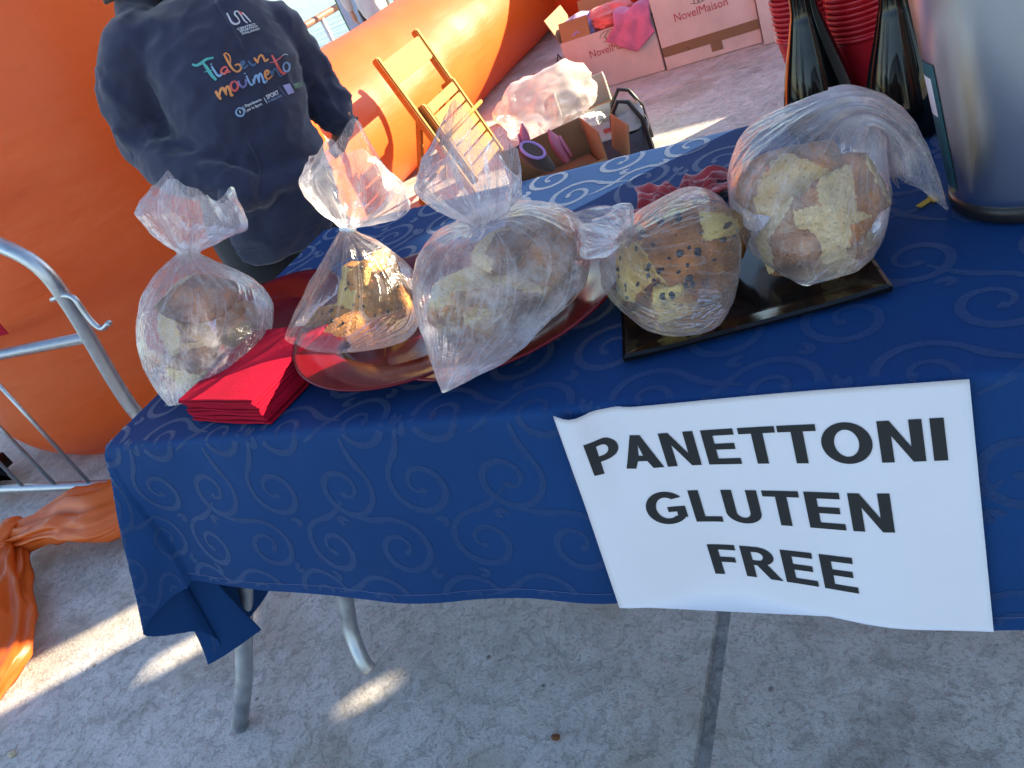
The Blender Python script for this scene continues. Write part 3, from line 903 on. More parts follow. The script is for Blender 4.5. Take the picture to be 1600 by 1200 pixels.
def bag(name_label, base_px, depth_off, st, film, seed, tie=True, peaks=(), neck_i=6, pleat=1.0, crump=1.0, droop=.35, tipz=.027, nu=170, nv=170):
    b0 = at_z(base_px[0], base_px[1], TZ+.016)
    dirh = Vector((b0.x-CAM.x, b0.y-CAM.y, 0)).normalized()
    S = Stand(b0+dirh*depth_off)
    C, Hh, D = [], [], []
    for (l, r, d) in st:
        a = S.p(*l); b = S.p(*r)
        if a.z < TZ+tipz-.003: a = at_z(*l, TZ+tipz)
        if b.z < TZ+tipz-.003: b = at_z(*r, TZ+tipz)
        C.append((a+b)/2); Hh.append((b-a)/2); D.append(d)
    rows = catmull([list(c)+list(h)+[d] for c, h, d in zip(C, Hh, D)], nv)
    tn = neck_i/(len(st)-1)
    rnd = random.Random(seed)
    ph = [rnd.random()*6.28 for _ in range(12)]
    vs = []
    zmin = TZ+.0235
    for j in range(nv):
        t = j/(nv-1)
        c = Vector(rows[j][:3]); h = Vector(rows[j][3:6]); d = max(.002, rows[j][6])
        dn = abs(t-tn)
        above = t > tn
        pa = (.10*math.exp(-(dn/.07)**2)+(.16 if above else .05)*math.exp(-(dn/.25)**2))*pleat
        rim = max(0, (t-tn)/(1-tn)) if above else 0
        hl = h.length
        for i in range(nu):
            w = 2*math.pi*i/nu
            pl = sum(math.sin(n_*w+ph[q]+(2.5*t if q % 2 else -1.5*t))*a_ for q, (n_, a_) in enumerate(((5, .5), (8, .6), (13, .5), (19, .30*(1-.6*rim)), (29, .2*(1-.8*rim)))))
            if above: pl += 1.3*rim*(math.sin(3*w+ph[6])*.9+math.sin(5*w+ph[7])*.8)
            sc = 1+pa*pl
            cs, sn = math.cos(w), math.sin(w)
            if not above:       # pillowy cross-section with softer corners
                e = .85
                cs = math.copysign(abs(cs)**e, cs); sn = math.copysign(abs(sn)**e, sn)
            p_ = c+h*cs*sc+S.f*(-sn)*d*sc
            n_ = (h.normalized()*cs+S.f*(-sn))
            amp = (.0036 if not above else .0075)*crump*min(1, hl/.03)
            k_ = ridge(p_, 16, seed)*.65+ridge(p_, 36, seed+1)*.28+ridge(p_, 80, seed+2)*.05-.45
            p_ += n_*(k_*amp)
            if above:     # uneven open edge, sides drooping
                ax_ = Vector(rows[nv-1][:3])-Vector(rows[int(tn*(nv-1))][:3]); al = ax_.length; ax_.normalize()
                q = rim**2.2
                p_ += ax_*q*al*(.14*math.sin(2*w+ph[8])+.12*math.sin(3*w+ph[9])+.05*math.sin(7*w+ph[10])-.03)
                q = max(0, abs(cs)-.55)/.45
                p_ -= ax_*al*.75*q*rim**1.6*droop
                p_ += h*math.copysign(1, cs)*.10*q*rim**1.6*droop
            if p_.z < zmin and not above: p_.z = zmin+.0008*nz(p_, 60, seed)
            vs.append(p_)
    root = empty('plastic_bag', S.b)
    tag(root, name_label, 'bag', 'clear bags of panettone')
    fs = grid_faces(nu, nv, True)
    fs.append(tuple(reversed(range(nu))))
    fo = mesh('film', vs, fs, film, root, True)
    sv, gv = [], []
    for j in range(nv):
        t = j/(nv-1)
        for i in range(nu):
            w = 2*math.pi*i/nu
            sv += [math.cos(w)*3.0+seed, math.sin(w)*3.0, t*2.2]; gv.append(min(1, math.exp(-(abs(t-tn)/.045)**2)+.36*(t > tn)+.25*math.exp(-(abs(t-tn)/.12)**2)))
    fo.data.attributes.new('sheet', 'FLOAT_VECTOR', 'POINT').data.foreach_set('vector', sv)
    fo.data.attributes.new('gather', 'FLOAT', 'POINT').data.foreach_set('value', gv)
    nr_ = Vector(rows[int(tn*(nv-1))][:3]); nh = Vector(rows[int(tn*(nv-1))][3:6]); ax = (Vector(rows[min(nv-1, int(tn*(nv-1))+4)][:3])-Vector(rows[int(tn*(nv-1))-4][:3])).normalized()
    if tie:
        rr = nh.length*1.06
        u1 = nh.normalized(); u2 = ax.cross(u1).normalized()
        for dz in (-.002, .002):
            pass
        path = [nr_+(u1*math.cos(q)*rr+u2*math.sin(q)*max(rr*.85, rows[int(tn*(nv-1))][6]))+ax*.002*math.sin(q*2) for q in np.linspace(0, 2*math.pi*2.0, 50)]
        tube('tie', path, .0030, TIE, root, 8)
    return S
FILM_P = m_film('film_floury', .50, haze0=.10, lines=.7); FILM = m_film('film_clear', .0, haze0=.02, lines=.55); FILM_S = m_film('film_dusty', .25, haze0=.04, lines=.6)
# --- leftmost bag
S = bag('clear plastic bag of sugared slices, leftmost, next to the red napkins', (300, 625), .085,
    [((262, 633), (318, 617), .012), ((236, 600), (372, 582), .065), ((215, 545), (412, 525), .095), ((219, 492), (421, 478), .10), ((240, 445), (398, 436), .085), ((264, 414), (335, 408), .045),
     ((281, 396), (310, 394), .016), ((266, 382), (328, 382), .028), ((238, 352), (362, 362), .042), ((220, 318), (386, 342), .055), ((240, 272), (362, 292), .05)], FILM_P, 3, tie=False)
chunk(S.p(304, 460, .01), .058, .044, .036, Euler((.2, .3, .4)), BR_P2, 'pale sugared slice at the top inside the leftmost bag', 11, crust_share=.3)
chunk(S.p(298, 578, .015), .054, .048, .042, Euler((.5, -.2, 1.1)), BR_P2, 'toasted golden slice at the bottom inside the leftmost bag', 12, crust_share=.75)
chunk(S.p(285, 520, .0), .055, .045, .038, Euler((1.1, .3, .2)), BR_P, 'floury slice in the middle of the leftmost bag', 13)
chunk(S.p(365, 510, -.01), .045, .042, .045, Euler((.1, 1.2, .5)), BR_P, 'sugar-dusted slice at the right inside the leftmost bag', 14)
# --- second bag
S = bag('clear bag tied with a pale strip, chocolate chip panettone inside, second from left', (545, 548), .075,
    [((447, 549), (560, 545), .012), ((446, 532), (640, 515), .06), ((464, 495), (652, 465), .085), ((492, 440), (640, 418), .075), ((518, 392), (598, 382), .045), ((528, 370), (565, 366), .022),
     ((534, 358), (553, 356), .012), ((520, 344), (582, 346), .026), ((494, 312), (622, 320), .045), ((472, 262), (638, 276), .055), ((486, 214), (600, 232), .05)], FILM, 5)
o = chunk(S.p(584, 472), .088, .060, .060, Euler((.3, -.5, .2)), BR_C, 'yellow chocolate chip panettone chunk on the right inside the second bag', 21, planes=9, crust_share=.25); chips_on(o, 16, 1)
o = chunk(S.p(520, 510, .005), .060, .048, .036, Euler((.2, -.2, .9)), BR_C, 'small torn panettone chunk at the lower left inside the second bag', 22, crust_share=.2); chips_on(o, 8, 2)
o = chunk(S.p(588, 430), .040, .034, .034, Euler((.7, -.2, .9)), BR_C, 'sunlit panettone chunk at the top inside the second bag', 23, crust_share=.15); chips_on(o, 5, 3)
# --- third bag
S = bag('large floury clear bag with a long pointed corner hanging over its plate', (765, 572), .085,
    [((690, 612), (706, 606), .004), ((670, 555), (800, 545), .035), ((652, 500), (868, 468), .07), ((646, 445), (912, 415), .085), ((664, 394), (903, 345), .075), ((706, 364), (832, 318), .045),
     ((738, 352), (770, 340), .015), ((708, 332), (790, 318), .035), ((665, 298), (804, 284), .05), ((648, 252), (806, 240), .055), ((668, 206), (800, 206), .05)], FILM_P, 8, tie=False, tipz=.050)
chunk(S.p(790, 450, .01), .072, .055, .052, Euler((.2, .3, .5)), BR_P, 'big floury slice in the middle of the large pointed bag', 31)
chunk(S.p(855, 385), .050, .05, .05, Euler((.9, .2, .1)), BR_P, 'sugared slice at the upper right inside the large pointed bag', 32)
chunk(S.p(790, 380, .0), .060, .045, .030, Euler((.1, .1, .3)), BR_P2, 'pale yellow slice under the knot of the large pointed bag', 33, crust_share=.2)
chunk(S.p(716, 462), .042, .042, .046, Euler((.4, 1.3, .2)), BR_P, 'white sugar-coated slice at the left inside the large pointed bag', 34)
chunk(S.p(760, 505, .02), .040, .03, .030, Euler((.8, .4, .2)), BR_P2, 'small toasted slice low inside the large pointed bag', 35, crust_share=.7)
# --- fourth bag
S = bag('clear bag with a small knotted end holding a golden loaf on the black tray', (1045, 522), .085,
    [((1128, 478), (1150, 400), .03), ((1092, 498), (1146, 335), .065), ((1036, 503), (1104, 304), .080), ((980, 482), (1052, 318), .075), ((940, 440), (1012, 342), .055), ((946, 406), (1000, 352), .03),
     ((960, 384), (986, 358), .014), ((928, 396), (984, 334), .032), ((902, 394), (958, 322), .036), ((896, 380), (920, 332), .03)], FILM, 12, tie=False, crump=.8, droop=.2)
o = chunk(S.p(1074, 400, -.01), .080, .066, .074, Euler((.2, .2, .3)), BR_C2, 'large golden panettone half speckled with chocolate inside the small knotted bag', 41, planes=9, rough=.10, crust_share=.7, name='panettone_loaf'); chips_on(o, 34, 5, .0040)
o = chunk(S.p(1096, 345, -.01), .040, .045, .022, Euler((.1, .3, .3)), BR_C, 'pale cut slice on top of the golden loaf', 42, rough=.09, crust_share=.2); chips_on(o, 8, 6)
o = chunk(S.p(1002, 436, .0), .046, .040, .048, Euler((.5, .3, .3)), BR_C2, 'browned panettone piece at the left of the golden loaf', 43, rough=.10, crust_share=.6); chips_on(o, 14, 7, .0038)
o = chunk(S.p(1046, 470, .02), .046, .030, .028, Euler((.3, -.3, .8)), BR_C, 'broken yellow panettone piece in front of the golden loaf', 44, rough=.10, crust_share=.4); chips_on(o, 12, 8, .0036)
# --- fifth bag
S = bag('clear bag of white cut slices whose loose end flops against the steel flask', (1255, 446), .10,
    [((1244, 440), (1268, 444), .006), ((1196, 398), (1328, 398), .055), ((1152, 348), (1374, 350), .10), ((1138, 280), (1384, 285), .11), ((1162, 228), (1380, 232), .095), ((1222, 186), (1376, 196), .06),
     ((1302, 152), (1372, 192), .028), ((1362, 150), (1384, 205), .03), ((1422, 186), (1390, 238), .035), ((1450, 236), (1398, 276), .035), ((1462, 284), (1402, 294), .03)], FILM_S, 17, tie=False, droop=.15)
chunk(S.p(1232, 365, .05), .040, .03, .042, Euler((.1, .5, .3)), BR_P2, 'rounded pale slice at the lower left in the floppy bag', 51, crust_share=.3)
chunk(S.p(1296, 338, .045), .056, .03, .046, Euler((.2, .3, .9)), BR_P2, 'large white cut wedge at the front in the floppy bag', 52, planes=7, rough=.10, crust_share=.2)
chunk(S.p(1325, 295, .02), .045, .035, .030, Euler((.1, .1, .2)), BR_P2, 'pale slice at the right in the floppy bag', 53, crust_share=.3)
chunk(S.p(1256, 280, .0), .066, .06, .055, Euler((.4, .2, .7)), BR_P, 'brown sugar-dusted half loaf at the top in the floppy bag', 54, crust_share=.9)
chunk(S.p(1322, 378, .03), .032, .03, .028, Euler((.7, .1, .3)), BR_P2, 'dark crusted slice at the bottom right in the floppy bag', 55, crust_share=.9)

# ================================================================== BOTTLES, CUPS, FLASK
def bottle(loc, label):
    prof = [(.001, .004), (.030, .002), (.0455, .004), (.0475, .012), (.0478, .025), (.0465, .045), (.0415, .072), (.0345, .100), (.0275, .125), (.0215, .148), (.0172, .170), (.0155, .24), (.0185, .242), (.0185, .255), (.0155, .257), (.001, .258)]
    pr = catmull(prof[3:12], 50).tolist()
    full = prof[:3]+pr+prof[12:]
    root = empty('bottle', loc); tag(root, label, 'bottle', 'dark wine bottles')
    lathe('glass_body', full, loc, BLACK_GLASS, root, 48)
    lathe('foil_cap', [(.0168, .202), (.0176, .204), (.0172, .238), (.0195, .2405), (.0195, .2565), (.017, .2595), (.001, .2598)], loc, m_gloss('foil', (.25, .02, .03), .3, Metallic=.6), root, 32)
bottle((*at_z(1287, 200, TZ).xy, TZ+.002), 'dark glass wine bottle between the sunny cloth and the red cups')
bottle((*at_z(1420, 205, TZ).xy, TZ+.002), 'dark glass wine bottle standing right beside the steel flask')
def cup_stack(loc, n, label):
    root = empty('cup_stack', loc); tag(root, label, 'cups', 'stacks of red plastic cups')
    prof = [(.001, .003), (.026, .002), (.027, .0)]
    for k in range(26):
        z = .095*k/25; prof.append((.0275+.0135*k/25+(.0007 if k % 2 else 0), z+.001))
    prof += [(.0435, .096), (.0440, .098), (.0435, .1005), (.0400, .100)]
    first = lathe('cup', prof, loc, RED_CUP, root, 40)
    rim = [(.0385, -.010), (.0395, -.001), (.0435, .0), (.0440, .002), (.0435, .0042), (.0405, .004), (.038, -.004)]
    base = lathe('cup', rim, (0, 0, 0), RED_CUP, root, 40)
    for k in range(n):
        o = base if k == 0 else base.copy()
        if k: col.objects.link(o)
        o.location = Vector(loc)+Vector((.0007*math.sin(k*1.7), .0007*math.cos(k*2.3), .1005+k*.0075))
    return root
cup_stack((*at_z(1276, 150, TZ).xy, TZ+.002), 30, 'stack of red plastic cups behind the left bottle')
cup_stack((*at_z(1362, 156, TZ).xy, TZ+.002), 30, 'stack of red plastic cups between the two dark bottles')
fl = Vector((1.205, .288, TZ+.002))
th = empty('thermos_flask', fl); tag(th, 'large brushed steel thermos flask on a black base at the right', 'flask')
lathe('body', [(.0695, .0165)]+[(.0705+.031*k/30, .018+.30*k/30) for k in range(31)]+[(.095, .335), (.075, .345)], fl, STEEL, th, 96)
lathe('base', [(.001, 0), (.068, 0), (.0710, .003), (.0718, .010), (.0712, .0180), (.069, .0182)], fl, BLACK_PLASTIC, th, 96)
lathe('lid', [(.0760, .340), (.086, .342), (.086, .375), (.076, .390), (.001, .392)], fl, BLACK_PLASTIC, th, 64)
tube('handle', [fl+Vector((.085, .02, .33)), fl+Vector((.13, .03, .31)), fl+Vector((.14, .032, .2)), fl+Vector((.12, .028, .12)), fl+Vector((.079, .02, .10))], .011, BLACK_PLASTIC, th, 12)
def flask_label():
    vs, fs = [], []
    nu, nv = 10, 30
    d0 = math.atan2(CAM.y-fl.y, CAM.x-fl.x)
    return d0
d0 = flask_label()
def sticker(name, a0, a1, z0, z1, m, lift):
    nu, nv = 12, 16; vs = []
    for j in range(nv):
        z = z0+(z1-z0)*j/(nv-1); r = .0705+.031*(z-.018)/.30+lift
        for i in range(nu):
            a = a0+(a1-a0)*i/(nu-1); vs.append(fl+Vector((r*math.cos(a), r*math.sin(a), z)))
    mesh(name, vs, grid_faces(nu, nv), m, th)
sticker('label_sticker', d0-1.32, d0-.98, .030, .165, m_gloss('teal_label', (.02, .10, .12), .35), .0006)
sticker('label_print', d0-1.29, d0-1.08, .110, .150, PAPER, .0010)
sc = at_z(1446, 316, TZ+.003)
bm = bmesh.new(); add_box(bm, sc, (.020, .007, .0012), Matrix.Rotation(.8, 3, 'Z')); add_box(bm, sc+Vector((.008, .006, .0003)), (.007, .016, .0012), Matrix.Rotation(.3, 3, 'Z'))
tag(bm_link('paper_scrap', bm, YELLOW), 'tiny torn yellow scrap on the cloth beside the flask', 'scrap')

# ================================================================== CROWD BARRIER
BY = .64
br = empty('crowd_barrier', (-1.3, BY, 0)); tag(br, 'galvanised steel crowd barrier left of the table', 'barrier')
pz = at_y(205, 635, BY); pm = at_y(112, 482, BY); pc = at_y(62, 418, BY); p0 = at_y(2, 384, BY); pl = at_y(-60, 365, BY)
px_ = (pz.x+pm.x)/2
path = [Vector((px_+.01, BY, .02)), Vector((px_+.008, BY, .2)), pz, pm, pc, p0, pl, pl+Vector((-.4, 0, .01)), pl+Vector((-1.0, 0, .01))]
tube('outer_tube', [Vector(p_) for p_ in catmull(path, 70)], .0205, GALV, br, 20)
r1 = at_y(118, 540, BY); r0 = at_y(0, 546, BY); zr = (r1.z+r0.z)/2
tube('upper_rail', [(px_, BY+.002, zr), (px_-2.0, BY+.002, zr+.0)], .0165, GALV, br, 18)
l0 = at_y(0, 763, BY); l1 = at_y(165, 760, BY); zl = (l0.z+l1.z)/2
tube('lower_rail', [(px_+.008, BY+.002, zl), (px_-2.0, BY+.002, zl)], .0165, GALV, br, 18)
k = 0
xb = at_y(152, 688, BY).x
_dx = at_y(135, 750, BY).x-at_y(79, 751, BY).x
for k in range(10):
    x = at_y(135, 750, BY).x-k*_dx
    tube('bar', [(x, BY+.001, zl), (x, BY+.001, zr)], .0068, GALV, br, 12)
h0 = at_y(82, 468, BY); hk = [h0, at_y(100, 462, BY-.01), at_y(116, 466, BY-.02), at_y(132, 488, BY-.025), at_y(148, 507, BY-.03), at_y(160, 513, BY-.03), at_y(171, 504, BY-.03)]
tube('hook', [Vector(p_) for p_ in catmull(hk, 30)], .0075, GALV, br, 12)
sgp = at_y(-2, 512, BY-.024)
bm = bmesh.new(); add_box(bm, sgp+Vector((-.07, 0, .02)), (.18, .003, .09), None, .001, 1); bp = bm_link('name_plate', bm, RED_PAPER, br)
bm = bmesh.new(); add_box(bm, sgp+Vector((-.05, -.0028, .012)), (.11, .001, .02)); bm_link('plate_print', bm, PAPER, bp)

# ================================================================== PERSON
def remesh_union(parts, voxel, smooth=3):
    vs, fs = [], []
    for (v, f) in parts:
        o = len(vs); vs += [tuple(p_) for p_ in v]; fs += [tuple(i+o for i in q) for q in f]
    me = bpy.data.meshes.new('u'); me.from_pydata(vs, [], fs); me.update()
    bm = bmesh.new(); bm.from_mesh(me); bmesh.ops.recalc_face_normals(bm, faces=bm.faces); bm.to_mesh(me); bm.free()
    o = bpy.data.objects.new('u', me); col.objects.link(o)
    md = o.modifiers.new('r', 'REMESH'); md.mode = 'VOXEL'; md.voxel_size = voxel
    dg = bpy.context.evaluated_depsgraph_get(); out = bpy.data.meshes.new_from_object(o.evaluated_get(dg))
    bpy.data.objects.remove(o); bpy.data.meshes.remove(me)
    bm = bmesh.new(); bm.from_mesh(out)
    for _ in range(smooth): bmesh.ops.smooth_vert(bm, verts=bm.verts, factor=.5, use_axis_x=True, use_axis_y=True, use_axis_z=True)
    bm.to_mesh(out); bm.free()
    return out
def limb(pts, rads, n=16, res=24):
    P = catmull([list(p_) for p_ in pts], res); R = catmull([[r] for r in rads], res)[:, 0]
    path = [Vector(p_) for p_ in P]
    d0 = (path[0]-path[1]).normalized(); d1 = (path[-1]-path[-2]).normalized()
    path = [path[0]+d0*R[0]*.8, path[0]+d0*R[0]*.5]+path+[path[-1]+d1*R[-1]*.5, path[-1]+d1*R[-1]*.8]
    rr = [R[0]*.35, R[0]*.8]+list(R)+[R[-1]*.8, R[-1]*.35]
    return tube_geo(path, rr, n, True)
def loft(S, st, n=40, res=50, e=.9):
    rows = []
    for (l, r, d, tw) in st:
        a = S.p(*l, tw); b = S.p(*r, tw); rows.append(list((a+b)/2)+list((b-a)/2)+[d])
    R = catmull(rows, res); vs = []
    for q in R:
        c = Vector(q[:3]); h = Vector(q[3:6])
        for k in range(n):
            w = 2*math.pi*k/n; cs, sn = math.cos(w), math.sin(w)
            vs.append(c+h*math.copysign(abs(cs)**e, cs)+S.f*math.copysign(abs(sn)**e, sn)*q[6])
    fs = grid_faces(n, res, True); fs.append(tuple(reversed(range(n)))); fs.append(tuple(range(n*(res-1), n*res)))
    return vs, fs
S = Stand((-.33, .95, 0))
pe = empty('person', (-.25, .90, 0)); tag(pe, 'person in a navy printed hoodie standing behind the stall, hand in pocket', 'person')
torso = loft(S, [((366, 414), (527, 352), .125, 0), ((352, 388), (531, 322), .140, 0), ((318, 325), (512, 252), .150, .005), ((282, 235), (484, 172), .148, .01), ((246, 155), (466, 98), .140, .01), ((214, 84), (446, 38), .115, 0), ((226, 34), (408, -2), .09, -.01), ((254, 4), (358, -26), .065, -.02)])
armL = limb([S.p(214, 66, -.01), S.p(206, 140, -.03), S.p(232, 222, -.02), S.p(278, 262, .07), S.p(334, 282, .135), S.p(386, 298, .165)], [.070, .072, .068, .061, .053, .042])
armR = limb([S.p(430, 40, -.02), S.p(466, 96, -.05), S.p(500, 145, -.06), S.p(526, 178, -.05), S.p(538, 192, -.05)], [.066, .065, .061, .053, .042])
hc = S.p(292, -2, -.02)
hood = []
path = []
for k in range(33):
    w = 2*math.pi*k/32
    v = S.r*(.125*math.cos(w))+S.f*(.105*math.sin(w)-.02)+Vector((0, 0, -.050*math.sin(w)+.006*math.cos(3*w)))
    path.append(hc+v)
hood = tube_geo(path, [.040+.012*math.cos(2*math.pi*k/32+math.pi*.5) for k in range(33)], 14, True)
pocket = limb([S.p(408, 300, .150), S.p(430, 285, .150), S.p(470, 268, .135)], [.034, .034, .03])
me = remesh_union([torso, armL, armR, hood, pocket], .0080, 3)
for v in me.vertices:
    p_ = v.co; nn = v.normal
    f = .0
    # folds: along the sleeves and slanting over the belly
    # slanting drag folds over the belly, bunched rings on the sleeves
    q_ = Vector((p_.dot(S.r)*9+p_.z*3, p_.dot(S.f)*6, p_.z*16-p_.dot(S.r)*6))
    f += .0095*ridge(q_, .55, 1)+.0055*ridge(q_, 1.3, 2)+.0022*ridge(p_, 26, 3)-.006
    for (a_, b_, rad_, fr__) in ((S.p(206, 140, -.03), S.p(232, 222, -.02), .085, 60), (S.p(232, 222, -.02), S.p(386, 298, .165), .075, 75), (S.p(466, 96, -.05), S.p(500, 145, -.06), .08, 65), (S.p(500, 145, -.06), S.p(538, 192, -.05), .07, 90)):
        ab = b_-a_; tt = max(0, min(1, (p_-a_).dot(ab)/ab.dot(ab))); dd = (p_-(a_+ab*tt)).length
        if dd < rad_: f += .0095*(1-(dd/rad_)**4)*(1-abs(math.sin(fr__*tt*ab.length*.5+2.2*nz(p_, 9, 4)+3*math.atan2((p_-a_).dot(S.f), (p_-a_).dot(S.r)))))*1.6-.003
    v.co = p_+nn*(f-.003)
me.update()
hd = link('hoodie', me, HOODIE, pe, True)
bvh = BVHTree.FromPolygons([v.co for v in me.vertices], [tuple(p_.vertices) for p_ in me.polygons])
def on_hoodie(px, py, lift=.0015):
    d = ray(px, py); hit = bvh.ray_cast(CAM, d)
    if hit[0] is None: return CAM+d*2.0
    return hit[0]-d*lift
vs, fs = tube_geo([S.p(352, 288, .150), S.p(366, 292, .158), S.p(380, 296, .164), S.p(394, 299, .166)], [.046, .0475, .046, .041], 40)
mesh('cuff', [p_+(p_-S.p(374, 294, .16)).normalized()*.0014*math.sin(k*math.pi) for k, p_ in enumerate(vs)], fs, HOODIE, pe, True)
tube('pocket_seam', [on_hoodie(x, y, .001) for x, y in catmull([(388, 222), (398, 240), (405, 262), (404, 288), (396, 310)], 24)], .0022, HOODIE, pe, 6)
tube('hem_seam', [on_hoodie(x, y, .0) for x, y in catmull([(372, 392), (420, 384), (470, 364), (524, 336)], 30)], .0022, HOODIE, pe, 6)
tube('neck_cord', [on_hoodie(x, y, .001) for x, y in catmull([(338, 2), (352, 26), (368, 52), (381, 80)], 20)], .0030, HOODIE, pe, 8)
# --- printed lettering: brush strokes traced on the chest
def stroke_print(name, cpts, width, m, closed=False):
    pts = [(280+x/6, y/6) for x, y in cpts]
    n = max(8, len(pts)*5)
    C = catmull(pts+([pts[0]] if closed else []), n)
    w = [width/6*(.75+.35*math.sin(math.pi*k/(n-1))) for k in range(n)]
    vs, fs = ribbon([tuple(c) for c in C], w, lambda x, y: on_hoodie(x, y, .0022))
    return mesh(name, vs, fs, m, hd)
TEAL = flat('print_teal', (.10, .42, .40)); CORAL = flat('print_coral', (.72, .12, .11)); ORNG = flat('print_orange', (.80, .30, .10)); BLUEP = flat('print_blue', (.28, .42, .66)); SLATE = flat('print_slate', (.08, .15, .28)); PURP = flat('print_purple', (.22, .20, .45)); WHITEP = flat('print_white', (.66, .66, .72))
L_ = [
 (TEAL, 24, [(120, 603), (160, 613), (205, 592), (255, 556), (322, 540)]), (TEAL, 30, [(222, 585), (262, 640), (305, 705), (348, 750)]), (TEAL, 8, [(232, 676), (280, 664), (335, 648)]),
 (BLUEP, 20, [(302, 618), (330, 665), (362, 708), (385, 708), (408, 684)]), (BLUEP, 18, [(296, 596), (302, 606)]),
 (CORAL, 20, [(452, 634), (425, 628), (396, 654), (398, 684), (428, 690), (452, 650), (458, 676), (482, 666)]),
 (ORNG, 22, [(418, 506), (446, 556), (482, 620), (516, 664)]), (ORNG, 18, [(508, 650), (540, 672), (572, 656), (578, 622), (552, 602), (520, 616)]), (ORNG, 12, [(418, 506), (440, 498), (470, 522), (480, 562), (478, 600)]),
 (SLATE, 18, [(578, 622), (606, 598), (606, 576), (582, 590), (584, 624), (610, 638), (644, 608)]),
 (SLATE, 18, [(648, 568), (670, 600), (696, 612), (722, 594)]),
 (ORNG, 20, [(702, 540), (722, 568), (742, 592)]), (ORNG, 19, [(738, 580), (748, 536), (770, 516), (790, 540), (806, 572), (838, 552)]),
 (ORNG, 28, [(340, 852), (366, 896), (392, 932)]), (ORNG, 24, [(376, 900), (386, 846), (408, 826), (428, 856), (446, 892)]), (ORNG, 24, [(440, 880), (438, 830), (458, 812), (476, 850), (488, 894), (506, 884)]),
 (CORAL, 21, [(510, 760), (484, 790), (494, 836), (524, 850), (550, 822), (544, 780), (516, 760)]),
 (PURP, 20, [(552, 756), (572, 798), (598, 818), (626, 790), (622, 742)]), (BLUEP, 18, [(630, 708), (652, 762), (676, 796), (694, 784)]), (BLUEP, 14, [(612, 684), (618, 694)]),
 (BLUEP, 20, [(690, 742), (706, 786)]), (BLUEP, 19, [(704, 770), (710, 722), (728, 708), (742, 744), (752, 774)]), (BLUEP, 19, [(750, 762), (748, 708), (764, 692), (784, 736), (800, 776), (828, 752)]),
 (ORNG, 20, [(800, 712), (836, 690), (832, 662), (806, 676), (810, 722), (836, 740), (872, 710)]),
 (SLATE, 18, [(852, 660), (868, 690), (884, 716)]), (SLATE, 18, [(882, 706), (884, 660), (902, 644), (926, 680), (946, 712), (968, 706)]),
 (CORAL, 24, [(868, 516), (902, 578), (940, 650), (976, 690), (1000, 678)]), (CORAL, 9, [(850, 586), (886, 582), (930, 556), (970, 520)]), (WHITEP, 6, [(965, 524), (990, 508), (1018, 514)]),
 (BLUEP, 17, [(990, 588), (976, 626), (990, 664), (1022, 664), (1036, 622), (1014, 588), (992, 588)]), (BLUEP, 8, [(1030, 610), (1046, 596)]),
 # crest on the chest
 (WHITEP, 16, [(448, 122), (470, 168), (492, 208), (524, 226), (560, 214), (566, 190)]), (WHITEP, 14, [(566, 196), (546, 162), (520, 132), (528, 108), (552, 104)]), (PURP, 8, [(478, 170), (506, 208), (540, 216), (556, 200)]),
 (WHITEP, 13, [(552, 110), (584, 150), (610, 190), (640, 216)]), (WHITEP, 13, [(588, 114), (626, 154), (672, 206)]), (CORAL, 16, [(556, 104), (580, 124), (596, 140)]), (WHITEP, 12, [(444, 122), (452, 134)]),
 # partner marks
 (WHITEP, 5, [(592, 996), (612, 1024), (630, 1054)]), (WHITEP, 6, [(792, 912), (808, 940), (826, 968)]), (PURP, 4, [(936, 816), (966, 856), (1000, 898)]),
 (BLUEP, 16, [(545, 1020), (532, 1052), (550, 1082), (588, 1086), (608, 1060), (600, 1026), (570, 1012), (548, 1020)]), (WHITEP, 10, [(566, 1036), (574, 1062)]),
]
for m_, w_, pts in L_: stroke_print('print_stroke', pts, w_, m_)
def text_print(text, o, r, h, m, bold=.0):
    """o baseline start, r end of baseline, h cap height vector end, in the traced frame"""
    me_ = font_mesh(text, bold); xs = [v.co.x for v in me_.vertices]; x0, x1 = min(xs), max(xs)
    bm = cut_grid(me_, .5)
    for v in bm.verts:
        u = (v.co.x-x0)/(x1-x0); q = v.co.y/.69
        x = o[0]+(r[0]-o[0])*u+(h[0]-o[0])*q; y = o[1]+(r[1]-o[1])*u+(h[1]-o[1])*q
        v.co = on_hoodie(280+x/6, y/6, .0022)
    me2 = bpy.data.meshes.new('print_text'); bm.to_mesh(me2); bm.free()
    link('print_text', me2, m, hd)
text_print('CENTRO', (548, 284), (716, 232), (540, 266), WHITEP, .03)
text_print('SPORTIVO', (572, 304), (738, 252), (564, 286), WHITEP, .03)
text_print('ITALIANO', (592, 326), (758, 276), (584, 308), WHITEP, .03)
text_print('Dipartimento', (622, 1006), (776, 940), (610, 984), WHITEP, .03)
text_print('per lo Sport', (640, 1044), (780, 982), (628, 1022), WHITEP, .03)
text_print('SPORT', (826, 930), (940, 880), (808, 896), WHITEP, .03)
text_print('E SALUTE', (842, 958), (966, 902), (834, 944), BLUEP, .01)
def quad_print(pts, m):
    g = [(280+x/6, y/6) for x, y in pts]; n = 6; vs = []
    for j in range(n):
        for i in range(n):
            u, v = i/(n-1), j/(n-1)
            x = (g[0][0]*(1-u)+g[1][0]*u)*(1-v)+(g[3][0]*(1-u)+g[2][0]*u)*v; y = (g[0][1]*(1-u)+g[1][1]*u)*(1-v)+(g[3][1]*(1-u)+g[2][1]*u)*v
            vs.append(on_hoodie(x, y, .0020))
    mesh('print_badge', vs, grid_faces(n, n), m, hd)
quad_print([(972, 800), (1036, 782), (1082, 866), (1024, 888)], flat('print_lilac', (.42, .38, .66)))
